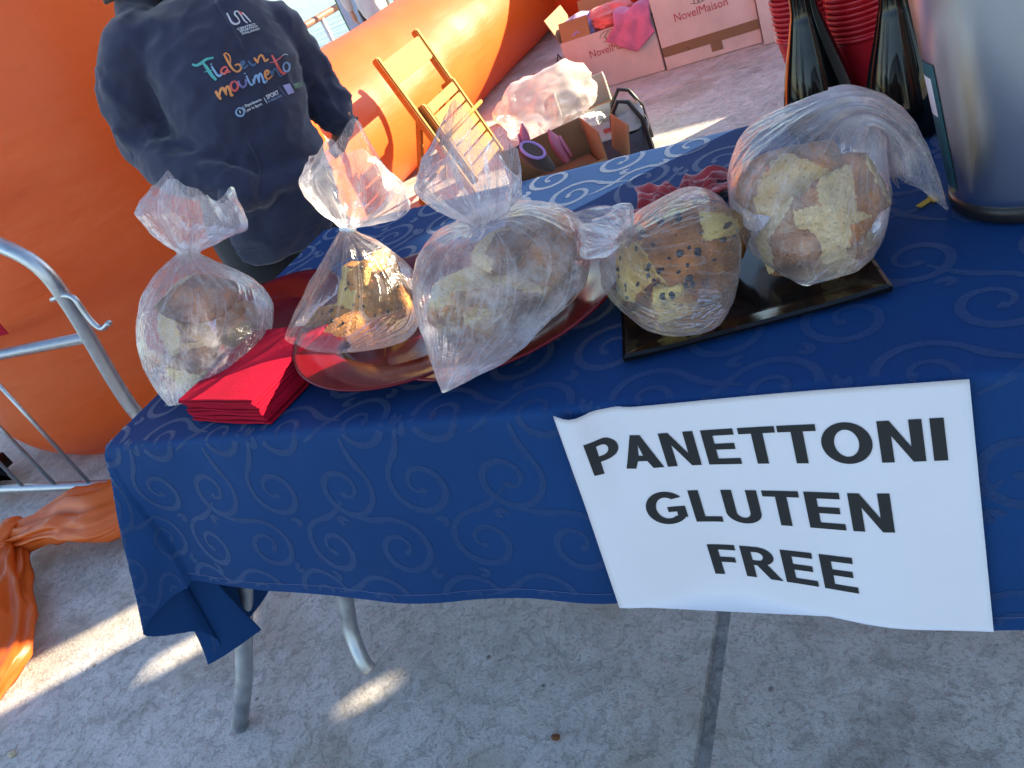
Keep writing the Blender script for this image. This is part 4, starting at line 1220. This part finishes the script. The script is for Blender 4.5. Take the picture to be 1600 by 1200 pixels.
quad_print([(1068, 788), (1150, 766), (1168, 808), (1090, 834)], flat('print_sage', (.16, .26, .20)))
# --- body under the clothes: head, neck, hands, legs in one surface
nk = S.p(300, -30, -.02); head_c = nk+Vector((0, 0, .155))-S.r*.0
hs_v, hs_f = [], list(ICO_F)
for d in ICO_V:
    x, y, z = d.x, d.y, d.z            # x right, y front (-> S.f), z up
    r = Vector((x*.073, y*.092, z*.108))
    if z < -.2: r.x *= 1-.25*(-z-.2); r.y *= 1-.05*(-z-.2)
    fr_ = max(0, y)
    nose = math.exp(-((x/.16)**2+((z+.12)/.22)**2))*fr_
    r.y += .020*nose
    for sx in (-1, 1):
        r.y -= .010*math.exp(-(((x-sx*.36)/.17)**2+((z-.06)/.12)**2))*fr_
        r.x += sx*.012*math.exp(-((abs(x)-1)**2/.02+(z/.22)**2+((y+.05)/.18)**2))
    r.y += .006*math.exp(-((x/.28)**2+((z+.46)/.08)**2))*fr_-.004*math.exp(-((x/.30)**2+((z+.46)/.025)**2))*fr_
    hs_v.append(head_c+S.r*r.x+S.f*r.y+Vector((0, 0, r.z)))
def hand(wrist, direc, palm_n, s=1.0):
    direc = Vector(direc).normalized(); pn = Vector(palm_n); pn = (pn-direc*pn.dot(direc)).normalized(); side = direc.cross(pn)
    parts = [limb([wrist-direc*.05, wrist, wrist+direc*.035*s, wrist+direc*.075*s], [.026*s, .024*s, .032*s, .034*s], 12, 10)]
    for k, (off, ln) in enumerate(((-.030, .060), (-.010, .070), (.011, .066), (.030, .052))):
        b = wrist+direc*.075*s+side*off*s
        parts.append(limb([b, b+direc*ln*.45*s+pn*.004, b+direc*ln*.8*s+pn*.018*s, b+direc*ln*s+pn*.032*s], [.0092*s, .009*s, .0082*s, .0072*s], 10, 10))
    b = wrist+direc*.025*s-side*.026*s
    parts.append(limb([b, b+direc*.022*s-side*.020*s+pn*.008, b+direc*.052*s-side*.026*s+pn*.018], [.012*s, .011*s, .009*s], 10, 8))
    return parts
parts = [(hs_v, hs_f), limb([S.p(306, 20, -.02), nk, head_c+Vector((0, 0, -.06))-S.f*.02], [.055, .050, .050])]
parts += hand(S.p(392, 298, .120), (S.p(450, 306, .04)-S.p(392, 298, .120)), Vector((0, 0, -1)), .8)
wr = S.p(535, 198, -.06); parts += hand(wr, S.p(530, 226, -.12)-wr, -S.r, .75)
hipL = S.p(412, 395, 0); hipR = S.p(492, 362, 0)
hipL = Vector((hipL.x, hipL.y, .70)); hipR = Vector((hipR.x, hipR.y, .70))
mid = (hipL+hipR)/2
ftL = hipL-S.r*.02; ftR = hipR+S.r*.02
body_torso = loft(S, [((372, 405), (520, 350), .10, 0), ((322, 310), (500, 240), .115, 0), ((286, 220), (474, 165), .115, 0), ((250, 140), (455, 88), .105, 0), ((240, 70), (425, 30), .085, -.01), ((262, 18), (350, -12), .05, -.02)], 32, 30)
parts += [body_torso, limb([S.p(216, 70, -.01), S.p(206, 140, -.03), S.p(232, 222, -.02), S.p(278, 262, .07), S.p(388, 298, .150)], [.030, .030, .028, .024, .020]), limb([S.p(430, 44, -.02), S.p(466, 96, -.05), S.p(500, 145, -.06), wr], [.030, .028, .024, .018])]
for hp, ft in ((hipL, ftL), (hipR, ftR)):
    parts.append(limb([hp+Vector((0, 0, .06)), (hp+ft)/2*1.0+Vector((0, 0, .05)), Vector((ft.x, ft.y, .40)), Vector((ft.x, ft.y, .20)), Vector((ft.x, ft.y, .07))], [.075, .068, .052, .045, .034]))
me = remesh_union(parts, .0075, 2)
link('body', me, SKIN, pe, True)
tparts = []
for hp, ft in ((hipL, ftL), (hipR, ftR)):
    tparts.append(limb([hp+Vector((0, 0, .07)), hp, Vector((ft.x, ft.y, .42)), Vector((ft.x, ft.y, .2)), Vector((ft.x, ft.y, .06))], [.095, .100, .078, .070, .066]))
tparts.append(limb([mid-S.r*.07+Vector((0, 0, .05)), mid+Vector((0, 0, .05)), mid+S.r*.07+Vector((0, 0, .05))], [.10, .105, .10]))
me = remesh_union(tparts, .012, 3)
for v in me.vertices: v.co += v.normal*(.004*ridge(v.co, 9, 4))
link('trousers', me, TROUSERS, pe, True)
for ft in (ftL, ftR):
    me = remesh_union([limb([Vector((ft.x, ft.y, .035))-S.f*.06, Vector((ft.x, ft.y, .04)), Vector((ft.x, ft.y, .032))+S.f*.14], [.034, .042, .032])], .008, 2)
    for v in me.vertices: v.co.z = max(v.co.z, .004)
    link('shoe', me, TROUSERS, pe, True)
hv = []
for d in ICO_V:
    x, y, z = d.x, d.y, d.z
    q = Vector((x*.092, y*.108-.018, z*.122+.015))
    if z < -.05: q.z -= (.10 if y < .25 else 0)*min(1, (-z)*1.4); q.x *= 1.12
    if y > .30 and z < .35: q *= .80
    p_ = head_c+S.r*q.x+S.f*q.y+Vector((0, 0, q.z))
    hv.append(p_+(S.r*q.x+S.f*q.y).normalized()*.008*nz(Vector((x*9, y*9, z*1.5)), 1, 3) if q.length else p_)
hair = [(hv, ICO_F), limb([S.p(215, -75, -.04), S.p(190, -45, -.05), S.p(172, -18, -.05), S.p(166, 2, -.05)], [.04, .032, .022, .010])]
me = remesh_union(hair, .008, 1)
for v in me.vertices: v.co += v.normal*.005*ridge(Vector((v.co.x*40, v.co.y*40, v.co.z*6)), 1, 2)
link('hair', me, HAIR, pe, True)
for sx in (-1, 1):
    e = head_c+S.r*(sx*.027)+S.f*.083+Vector((0, 0, .007))
    bm = bmesh.new(); bmesh.ops.create_uvsphere(bm, u_segments=14, v_segments=10, radius=.0095, matrix=Matrix.Translation(e)); bm_link('eye', bm, flat('eye_dark', (.03, .02, .015)), pe, True)

# ================================================================== FOLDING CHAIR
ch = empty('folding_chair', (-.88, 2.86, 0)); tag(ch, 'slatted wooden folding chair propped against the sunlit orange tube', 'chair')
yl, yr = 2.655, 3.085
def cp(y, s, off=0.0):    # s = height along the leaning frame
    return Vector((-.80-.27*s, y, 0))+Vector((0, 0, s))+Vector((off, 0, off*.27))
def cbar(name, a, b, w, d, parent=ch, bev=.006):
    a = Vector(a); b = Vector(b); t = (b-a); L = t.length; t.normalize()
    s = Vector((0, 1, 0)) if abs(t.y) < .8 else Vector((0, 0, 1)); u = s.cross(t).normalized(); s = t.cross(u)
    bm = bmesh.new(); add_box(bm, (a+b)/2, (w, d, L), Matrix((s, u, t)).transposed(), bev, 2); return bm_link(name, bm, WOOD, parent)
cbar('back_post', cp(yl, .0), cp(yl, .745), .030, .040); cbar('back_post', cp(yr, .0), cp(yr, .745), .030, .040)
def plank(name, s0, s1, y0, y1, off, th):
    a = cp(y0, s0, off); bm = bmesh.new()
    t = (cp(y0, s1, off)-cp(y0, s0, off)); L = t.length; t.normalize(); sy = Vector((0, 1, 0)); u = sy.cross(t)
    add_box(bm, (cp(y0, s0, off)+cp(y1, s1, off))/2, (y1-y0, th, L), Matrix((sy, u, t)).transposed(), .004, 2); return bm_link(name, bm, WOOD, ch)
plank('top_rail', .60, .715, yl+.012, yr-.012, .004, .016)
cbar('seat_rail', cp(yl+.036, .05, .006), cp(yl+.036, .475, .006), .028, .085); cbar('seat_rail', cp(yr-.036, .05, .006), cp(yr-.036, .475, .006), .028, .085)
for k in range(7): plank('seat_slat', .07+k*.057, .07+k*.057+.048, yl+.052, yr-.052, .036, .014)
tube('cross_dowel', [cp(yl-.005, .30, .062), cp(yr+.03, .30, .062)], .011, WOOD, ch, 14)
cbar('rear_leg', Vector((-1.16, yl+.07, .0)), cp(yl+.07, .45, -.03), .022, .034); cbar('rear_leg', Vector((-1.16, yr-.07, .0)), cp(yr-.07, .45, -.03), .022, .034)
tube('cross_dowel', [(-1.12, yl+.07, .08), (-1.12, yr-.07, .08)], .010, WOOD, ch, 12)

# ================================================================== CARTONS AT THE BACK
def carton(name, x0, x1, y0, y1, h, label, open_top=False, strip=None):
    root = empty(name, ((x0+x1)/2, (y0+y1)/2, 0)); tag(root, label, 'box', 'white cartons at the back')
    th = .006
    def pan(nm, c, s, m=CARD_W, rot=None):
        bm = bmesh.new(); add_box(bm, c, s, rot, .0025, 2); return bm_link(nm, bm, m, root)
    z0 = .003
    fr_ = pan('front_panel', ((x0+x1)/2, y0, z0+h/2), (x1-x0, th, h)); pan('back_panel', ((x0+x1)/2, y1, z0+h/2), (x1-x0, th, h))
    pan('side_panel', (x0+th/2-.001, (y0+y1)/2, z0+h/2), (th, y1-y0-th-.002, h-.002)); pan('side_panel', (x1-th/2+.001, (y0+y1)/2, z0+h/2), (th, y1-y0-th-.002, h-.002))
    pan('bottom_panel', ((x0+x1)/2, (y0+y1)/2, z0+.004), (x1-x0-.014, y1-y0-.014, .004))
    if open_top:
        pan('flap', (x0-.03, (y0+y1)/2, h+.075), (.005, y1-y0-.03, .15), CARD_B, Matrix.Rotation(-.35, 3, 'Y'))
        pan('flap', ((x0+x1)/2-.1, y1+.03, h+.06), (x1-x0-.25, .005, .13), CARD_B, Matrix.Rotation(-.4, 3, 'X'))
        pan('flap', ((x0+x1)/2-.17, y0+.020, h+.048), (x1-x0-.36, .005, .11), CARD_B, Matrix.Rotation(-.35, 3, 'X'))
    else:
        pan('lid', ((x0+x1)/2, (y0+y1)/2, z0+h+.004), (x1-x0+.004, y1-y0+.004, .006))
    if strip:
        pan('tape', ((x0+x1)/2, y0-.0045, (strip[0]+strip[1])/2), (x1-x0-.004, .0012, strip[1]-strip[0]), TAPE)
    return root, fr_
PRINT_R = flat('carton_red_print', (.40, .05, .07)); PRINT_G = flat('carton_grey_print', (.20, .16, .17))
def carton_print(parent, x0, x1, zb, y, m, text='NovelMaison'):
    # two-tone word with a small house in an oval above it
    me_ = font_mesh(text, .0); xs = [v.co.x for v in me_.vertices]; a, b = min(xs), max(xs); k = (x1-x0)/(b-a)
    for v in me_.vertices: v.co = (x0+(v.co.x-a)*k, y, zb+v.co.y*k*1.1)
    link('carton_lettering', me_, m, parent)
    cx = (x0+x1)/2; cz = zb+.085
    f = lambda x, z: Vector((x, y, z))
    vs, fs = [], []
    def add(pts, w):
        g, h = ribbon(pts, [w]*len(pts), f); o = len(vs); vs.extend(g); fs.extend(tuple(i+o for i in q) for q in h)
    add([(cx+.055*math.cos(q), cz+.030*math.sin(q)) for q in np.linspace(-2.4, 3.2, 40)], .004)
    add([(cx-.034, cz-.002), (cx-.002, cz+.024), (cx+.030, cz-.002)], .005)
    add([(cx-.022, cz+.000), (cx-.022, cz-.026)], .006); add([(cx+.019, cz+.000), (cx+.019, cz-.026)], .006); add([(cx, cz-.006), (cx, cz-.027)], .010)
    mesh('carton_emblem', vs, fs, PRINT_G, parent)
ra, fa = carton('carton', -.60, -.062, 3.86, 4.22, .305, 'open white carton with brown flaps and clothes spilling out', True)
carton_print(fa, -.45, -.17, .205-.02, 3.8556, PRINT_R)
rb, fb = carton('carton', -.046, .468, 3.84, 4.22, .40, 'closed white carton with a brown tape band, middle of the three', False, (.075, .125))
carton_print(fb, .06, .34, .235, 3.8356, PRINT_R)
rc_, fc = carton('carton', .482, 1.02, 3.78, 4.18, .40, 'white carton farthest right, partly hidden by the red cups', False)
bm = bmesh.new(); add_box(bm, (.24, 3.8352, .055), (.06, .0014, .05)); bm_link('tape', bm, TAPE, rb)
def heap(name, center, sx, sy, sz, m, label, cat, seed, amp=.35, fold=4.0):
    vs = []
    for d in ICO_V:
        r = 1+amp*(.6*nz(d*1.6, 1, seed)+.35*ridge(d*fold*.5, 1, seed)+.18*ridge(d*fold, 1, seed+1))-.15*amp
        v = Vector((d.x*sx, d.y*sy, d.z*sz))*r
        vs.append(Vector(center)+v)
    o = mesh(name, vs, ICO_F, m, None, True)
    return tag(o, label, cat)
heap('garment', (-.33, 4.02, .33), .14, .12, .07, CORAL_CLOTH, 'coral garment heaped in the open carton', 'clothes', 3)
def hanging_garment():
    vs = []; nu, nv = 26, 30
    for j in range(nv):
        t = j/(nv-1)
        for i in range(nu):
            u = i/(nu-1); x = -.27+.20*u+.02*math.sin(5*t)-.05*(t > .5)*(t-.5)*(1-2*u)*1.5
            if t < .5: y = 4.02-(4.02-3.845)*(t/.5); z = .335+.035*math.sin(math.pi*t*1.4)+.012*math.sin(9*u+5*t)
            else: y = 3.842-.006-.010*abs(math.sin(8*u+2*t)); z = .32-(t-.5)*.34*(1-.75*abs(u-.55)*1.4)
            vs.append((x, y, z+.006*nz((u*4, t*4, 0), 1, 5)))
    o = mesh('garment', vs, grid_faces(nu, nv), PINK_CLOTH, None, True); o.modifiers.new('s', 'SOLIDIFY').thickness = .002
    tag(o, 'deep pink garment hanging over the open carton front', 'clothes')
hanging_garment()
heap('garment', (-.50, 4.00, .32), .10, .12, .08, LILAC, 'lilac garment bunched at the left of the open carton', 'clothes', 9)

# ================================================================== THINGS PILED BEHIND THE TABLE
# sunlit white carrier bag
S = Stand((-.38, 2.62, 0))
c = S.p(852, 160)
heap('carrier_bag', c, .215, .17, .135, m_film('carrier_film', 0.0, (.92, .90, .88), .42), 'translucent white carrier bag heaped between chair and cartons', 'bag', 21, .45, 2.6)
# carrier bag's bundle below it
heap('bundle', (c.x-.05, c.y, .10), .20, .17, .105, POLY_W, 'white bundle underneath the translucent carrier bag', 'bundle', 22, .4, 4)
# small printed carton
def oriented(base, w, d, h, rz, tilt=0.0):
    return Matrix.Translation(Vector(base)) @ Matrix.Rotation(rz, 4, 'Z') @ Matrix.Rotation(tilt, 4, 'X')
pc_ = empty('printed_carton', (-.12, 2.85, 0)); tag(pc_, 'small open carton with a green and blue printed side by the grey bag', 'box')
M = oriented((-.17, 2.80, .115), 1, 1, 1, .35, -.1)
def mbox(nm, c, s, m, parent, M, bev=.002):
    bm = bmesh.new(); add_box(bm, c, s, None, bev, 1); bmesh.ops.transform(bm, matrix=M, verts=bm.verts); return bm_link(nm, bm, m, parent)
GREYC = m_card('grey_card', (.42, .40, .38)); WH = m_card('carton_white', (.75, .74, .70), .08)
mbox('side_panel', (.115, 0, .11), (.005, .18, .22), WH, pc_, M); mbox('side_panel', (-.115, 0, .11), (.005, .18, .22), GREYC, pc_, M)
mbox('back_panel', (0, .088, .11), (.224, .005, .218), GREYC, pc_, M); mbox('front_panel', (0, -.088, .06), (.224, .005, .12), CARD_B, pc_, M); mbox('bottom_panel', (0, 0, .003), (.22, .17, .005), GREYC, pc_, M)
mbox('print_patch', (.1185, -.02, .13), (.001, .05, .12), flat('print_green', (.25, .5, .06)), pc_, M); mbox('print_patch', (.1195, -.045, .06), (.001, .04, .05), flat('print_cyan', (.05, .35, .6)), pc_, M)
mbox('carton_base', (0, 0, -.06), (.22, .17, .11), CARD_B, pc_, oriented((-.17, 2.80, .115), 1, 1, 1, .35, 0))
# grey shopping bag with black handles
sb = empty('shopping_bag', (-.02, 2.60, 0)); tag(sb, 'grey and slate shopping bag with black handles behind the table', 'bag')
M = oriented((-.035, 2.58, .004), 1, 1, 1, .22)
def sack(w0, d0, w1, d1, z0, z1, seed, lean=0):
    vs, nu, nv = [], 48, 26
    for j in range(nv):
        t = j/(nv-1); w = w0+(w1-w0)*t; d = d0+(d1-d0)*t
        for i in range(nu):
            a = 2*math.pi*i/nu; e = .45
            x = w*math.copysign(abs(math.cos(a))**e, math.cos(a)); y = d*math.copysign(abs(math.sin(a))**e, math.sin(a))
            p_ = Vector((x, y, z0+(z1-z0)*t)); k_ = .012*ridge(p_, 9, seed)+.008*ridge(p_, 20, seed)
            p_ += Vector((x, y, 0)).normalized()*k_; p_.z += .012*math.sin(3*a+seed)*t
            vs.append(M @ p_)
    return vs, grid_faces(nu, nv, True)+[tuple(reversed(range(nu)))]
vs, fs = sack(.155, .09, .165, .10, 0, .17, 2); mesh('lower_sack', vs, fs, NAVY_BAG, sb, True)
vs, fs = sack(.160, .095, .150, .075, .162, .245, 3); mesh('upper_sack', vs, fs, GREY_BAG, sb, True)
for sy in (-.085, .085):
    tube('handle', [M @ Vector(q) for q in ((.03, sy, .16), (.05, sy*1.05, .25), (.09, sy, .295), (.13, sy, .28), (.165, sy*1.08, .20), (.17, sy*1.1, .05))], .009, BLACK_PLASTIC, sb, 8)
heap('garment', M @ Vector((-.06, 0, .235)), .07, .05, .03, POLY_W, 'pale crumpled garment on top of the grey shopping bag', 'clothes', 31)
mbox('bag_logo', (.02, -.1125, .205), (.03, .002, .018), flat('logo_red', (.55, .10, .08)), sb, M)
# brown box with slippers
bb = empty('brown_box', (.02, 2.0, 0)); tag(bb, 'open brown cardboard box just behind the table holding rubber shoes', 'box')
Sx = Stand((-.02, 2.10, 0)); q0 = Sx.p(868, 262)
M = oriented((q0.x, q0.y, 0), 1, 1, 1, .55)
zt = q0.z+.10
for nm, cc, ss in (('side_panel', (.17, 0, zt/2), (.005, .26, zt)), ('side_panel', (-.17, 0, zt/2-.03), (.005, .26, zt-.06)), ('back_panel', (0, .13, zt/2), (.335, .005, zt)), ('front_panel', (0, -.13, zt/2-.05), (.335, .005, zt-.10)), ('bottom_panel', (0, 0, .004), (.33, .25, .005))):
    mbox(nm, cc, ss, CARD_B, bb, M)
mbox('packing', (0, 0, (zt-.14)/2), (.32, .24, zt-.14), CARD_B, bb, M)
mbox('flap', (.19, -.02, zt-.03), (.005, .22, .13), CARD_B, bb, M @ Matrix.Translation((.0, 0, .0)) @ Matrix.Rotation(.25, 4, 'Y'))
def clog(c, direction, L, label, body, rimm):
    root = empty('rubber_shoe', c); tag(root, label, 'shoe', 'rubber shoes in the brown box')
    dx = Vector(direction).normalized(); s = dx.cross(Vector((0, 0, 1))).normalized(); u = s.cross(dx)
    vs = []; nu, nv = 28, 26
    for j in range(nv):
        t = j/(nv-1); w = L*.23*math.sin(math.pi*min(.97, max(.06, t)))**.45; hh = L*.17*(1.0 if t < .5 else 1-.6*((t-.5)/.5)**2)*math.sin(math.pi*min(.96, max(.08, t)))**.35
        for i in range(nu):
            a = 2*math.pi*i/nu
            vs.append(Vector(c)+dx*(t-.5)*L+s*w*math.cos(a)+u*hh*math.sin(a))
    fs = grid_faces(nu, nv, True)+[tuple(reversed(range(nu))), tuple(range(nu*(nv-1), nu*nv))]
    mesh('upper', vs, fs, body, root, True)
    rv = [Vector(c)-dx*L*.12+dx*L*.30*math.cos(a)+s*L*.20*math.sin(a)+u*L*.165 for a in np.linspace(0, 2*math.pi, 40)]
    tube('rim', rv, L*.035, rimm, root, 10)
    iv = [Vector(c)-dx*L*.12+u*L*.172]+[Vector(c)-dx*L*.12+dx*L*.29*math.cos(a)+s*L*.19*math.sin(a)+u*L*.172 for a in np.linspace(0, 2*math.pi, 40)]
    mesh('lining', iv, [(0, k, k+1) for k in range(1, 40)], DARKSOLE, root)
top = M @ Vector((0, 0, zt-.10))
clog(Sx.p(838, 248, .03), Sx.r*.5-Vector((0, 0, .5))+Sx.f*.55, .17, 'dark-lined rubber shoe with a purple rim in the brown box', DARKSOLE, PURPLE)
clog(Sx.p(872, 228, -.04), Vector((0, 0, 1))-Sx.r*.2, .14, 'pink rubber shoe standing at the back of the brown box', PINK_RUB, PINK_RUB)
clog(Sx.p(820, 218, -.05), Vector((0, 0, 1))+Sx.r*.2, .12, 'pink rubber shoe at the left in the brown box', PINK_RUB, PINK_RUB)
# red tote with a black strap
rt = empty('red_tote', (-.62, 3.6, 0)); rt.location = (-.66, 3.55, 0); tag(rt, 'red tote bag with a black strap in front of the open carton', 'bag')
M = oriented((-.60, 3.62, .004), 1, 1, 1, .3); vs, fs = sack(.09, .05, .10, .04, 0, .24, 6); mesh('sack', vs, fs, RED_CLOTH, rt, True)
tube('strap', [M @ Vector(q) for q in ((.03, -.07, .10), (.03, -.06, .24), (.06, -.04, .31), (.09, -.06, .24), (.095, -.07, .10))], .008, BLACK_PLASTIC, rt, 8)

# ================================================================== RAILING, PEOPLE AND BOARD BY THE SEA
rl = empty('sea_railing', (-3.6, 6, 0)); tag(rl, 'metal railing with a brown handrail in front of the sea', 'railing')
ra_ = at_x(460, 50, -3.6); zt_ = ra_.z
tube('handrail', [(-3.6, -2, zt_), (-3.6, 14, zt_)], .030, RAILPAINT, rl, 14)
tube('lower_rail', [(-3.6, -2, .36), (-3.6, 14, .36)], .022, RAILW, rl, 12)
for k in range(9): tube('post', [(-3.6, -1.5+k*1.9, .003), (-3.6, -1.5+k*1.9, zt_)], .024, RAILW, rl, 12)
w0 = at_x(502, 90, -2.75); w1 = at_x(635, 10, -2.75); zz = (w0.z+w1.z)/2
kr = empty('kerb_rail', (-2.75, 5.5, 0)); tag(kr, 'low white rail just above the sunlit orange tube', 'rail')
tube('rail', [(-2.75, 1.0, zz), (-2.75, 9.5, zz)], .022, RAILW, kr, 12)
for k in range(5): tube('post', [(-2.75, 1.4+k*1.9, .003), (-2.75, 1.4+k*1.9, zz)], .018, RAILW, kr, 10)
WHITE_TOP = m_fabric('white_jacket', (.62, .60, .60), .8, 200, .1); GREENC = m_fabric('green_cloth', (.06, .20, .08), .85, 200)
def bystander(loc, h, face, top, label, lower):
    """standing figure; proportions from its height"""
    loc = Vector(loc); f = Vector(face).normalized(); r = Vector((f.y, -f.x, 0)); k = h/1.7
    P = lambda x, y, z: loc+r*x*k+f*y*k+Vector((0, 0, z*k))
    root = empty('person', loc); tag(root, label, 'person', 'people on the promenade')
    body = [limb([P(0, 0, 1.45), P(0, .01, 1.53)], [.05*k, .05*k]), limb([P(0, .015, 1.57), P(0, .02, 1.64)], [.075*k, .072*k])]
    for s in (-1, 1):
        body.append(limb([P(s*.20, .02, 1.36), P(s*.25, .0, 1.12), P(s*.26, .06, .88)], [.045*k, .04*k, .028*k]))
        body += hand(P(s*.26, .06, .87), Vector((0, 0, -1))+f*.2, -r*s, k)
        body.append(limb([P(s*.09, 0, .85), P(s*.10, .01, .48), P(s*.10, -.01, .08)], [.07*k, .05*k, .035*k]))
    body.append(limb([P(0, 0, .85), P(0, 0, 1.1), P(0, 0, 1.36)], [.11*k, .10*k, .12*k]))
    link('body', remesh_union(body, .011, 2), SKIN, root, True)
    tp = [limb([P(0, 0, .80), P(0, 0, .95), P(0, 0, 1.15), P(0, 0, 1.33)], [.165*k, .17*k, .165*k, .15*k]), limb([P(-.19, 0, 1.38), P(0, 0, 1.41), P(.19, 0, 1.38)], [.07*k, .085*k, .07*k])]
    for s in (-1, 1): tp.append(limb([P(s*.20, .01, 1.36), P(s*.255, .0, 1.12), P(s*.262, .05, .93)], [.068*k, .06*k, .05*k]))
    me_ = remesh_union(tp, .014, 2)
    for v in me_.vertices: v.co += v.normal*.007*ridge(v.co, 8, 2)
    link('jacket', me_, top, root, True)
    lg = [limb([P(s*.09, 0, .86), P(s*.10, .01, .48), P(s*.10, -.01, .07)], [.098*k, .075*k, .062*k]) for s in (-1, 1)]
    link('trousers', remesh_union(lg, .014, 2), lower, root, True)
    for s in (-1, 1): link('shoe', remesh_union([limb([P(s*.10, -.05, .04), P(s*.10, .13, .035)], [.04*k, .034*k])], .012, 1), TROUSERS, root, True)
    hv = [P(d.x*.088, d.y*.095-.0+.005 if d.y < .2 else .03, 1.66+d.z*.10) for d in ICO_V]
    link('hair', remesh_union([(hv, ICO_F)], .012, 1), HAIR, root, True)
u1 = at_x(556, 40, -2.95)
bystander((-3.02, u1.y+.50, .0), 1.35, (-.45, .9, 0), WHITE_TOP, 'person in a white jacket, arm hanging, behind the rail by the sea', TROUSERS)
bystander((-3.05, u1.y+1.35, .0), 1.45, (-.9, .3, 0), WHITE_TOP, 'second person in white farther right along the rail', GREENC)
# board with a green edge
def board():
    root = empty('paddle_board', (-3.25, u1.y+.15, 0)); tag(root, 'pale blue board with a green edge standing by the rail', 'board')
    c = Vector((-3.30, u1.y+.62, .0)); fx = Vector((.62, -.78, 0)); sx = Vector((.78, .62, 0))
    n = 60; H_ = 1.5
    def outline(g):
        return [(g*.13*math.sin(math.pi*min(1, max(0, .06+t*.9)))**.6, t*H_) for t in np.linspace(0, 1, n)]
    for nm, g, off, m in (('deck', .93, .022, LBLUE), ('edge', 1.0, .0, GREEN)):
        ol = outline(g); vs, fs = [], []
        for (w, z) in ol:
            for (a, b) in ((-1, -1), (1, -1), (1, 1), (-1, 1)):
                vs.append(c+sx*w*a+fx*(b*(.020+(off if b > 0 else -.006 if off else 0)*.25))+Vector((0, 0, .004+z)))
        fs = grid_faces(4, n, True)+[(3, 2, 1, 0), tuple(4*(n-1)+k for k in range(4))]
        mesh(nm, vs, fs, m, root)
board()
# small litter on the concrete
o = heap('leaf_scrap', at_z(868, 1152, .004), .008, .006, .003, flat('rust_brown', (.16, .06, .02)), 'tiny rust brown crumb on the concrete below the sign', 'litter', 4)
o = heap('pebble', at_z(18, 1178, .005), .012, .008, .005, flat('pale_stone', (.5, .42, .3)), 'small pale pebble at the bottom left of the concrete', 'pebble', 6)
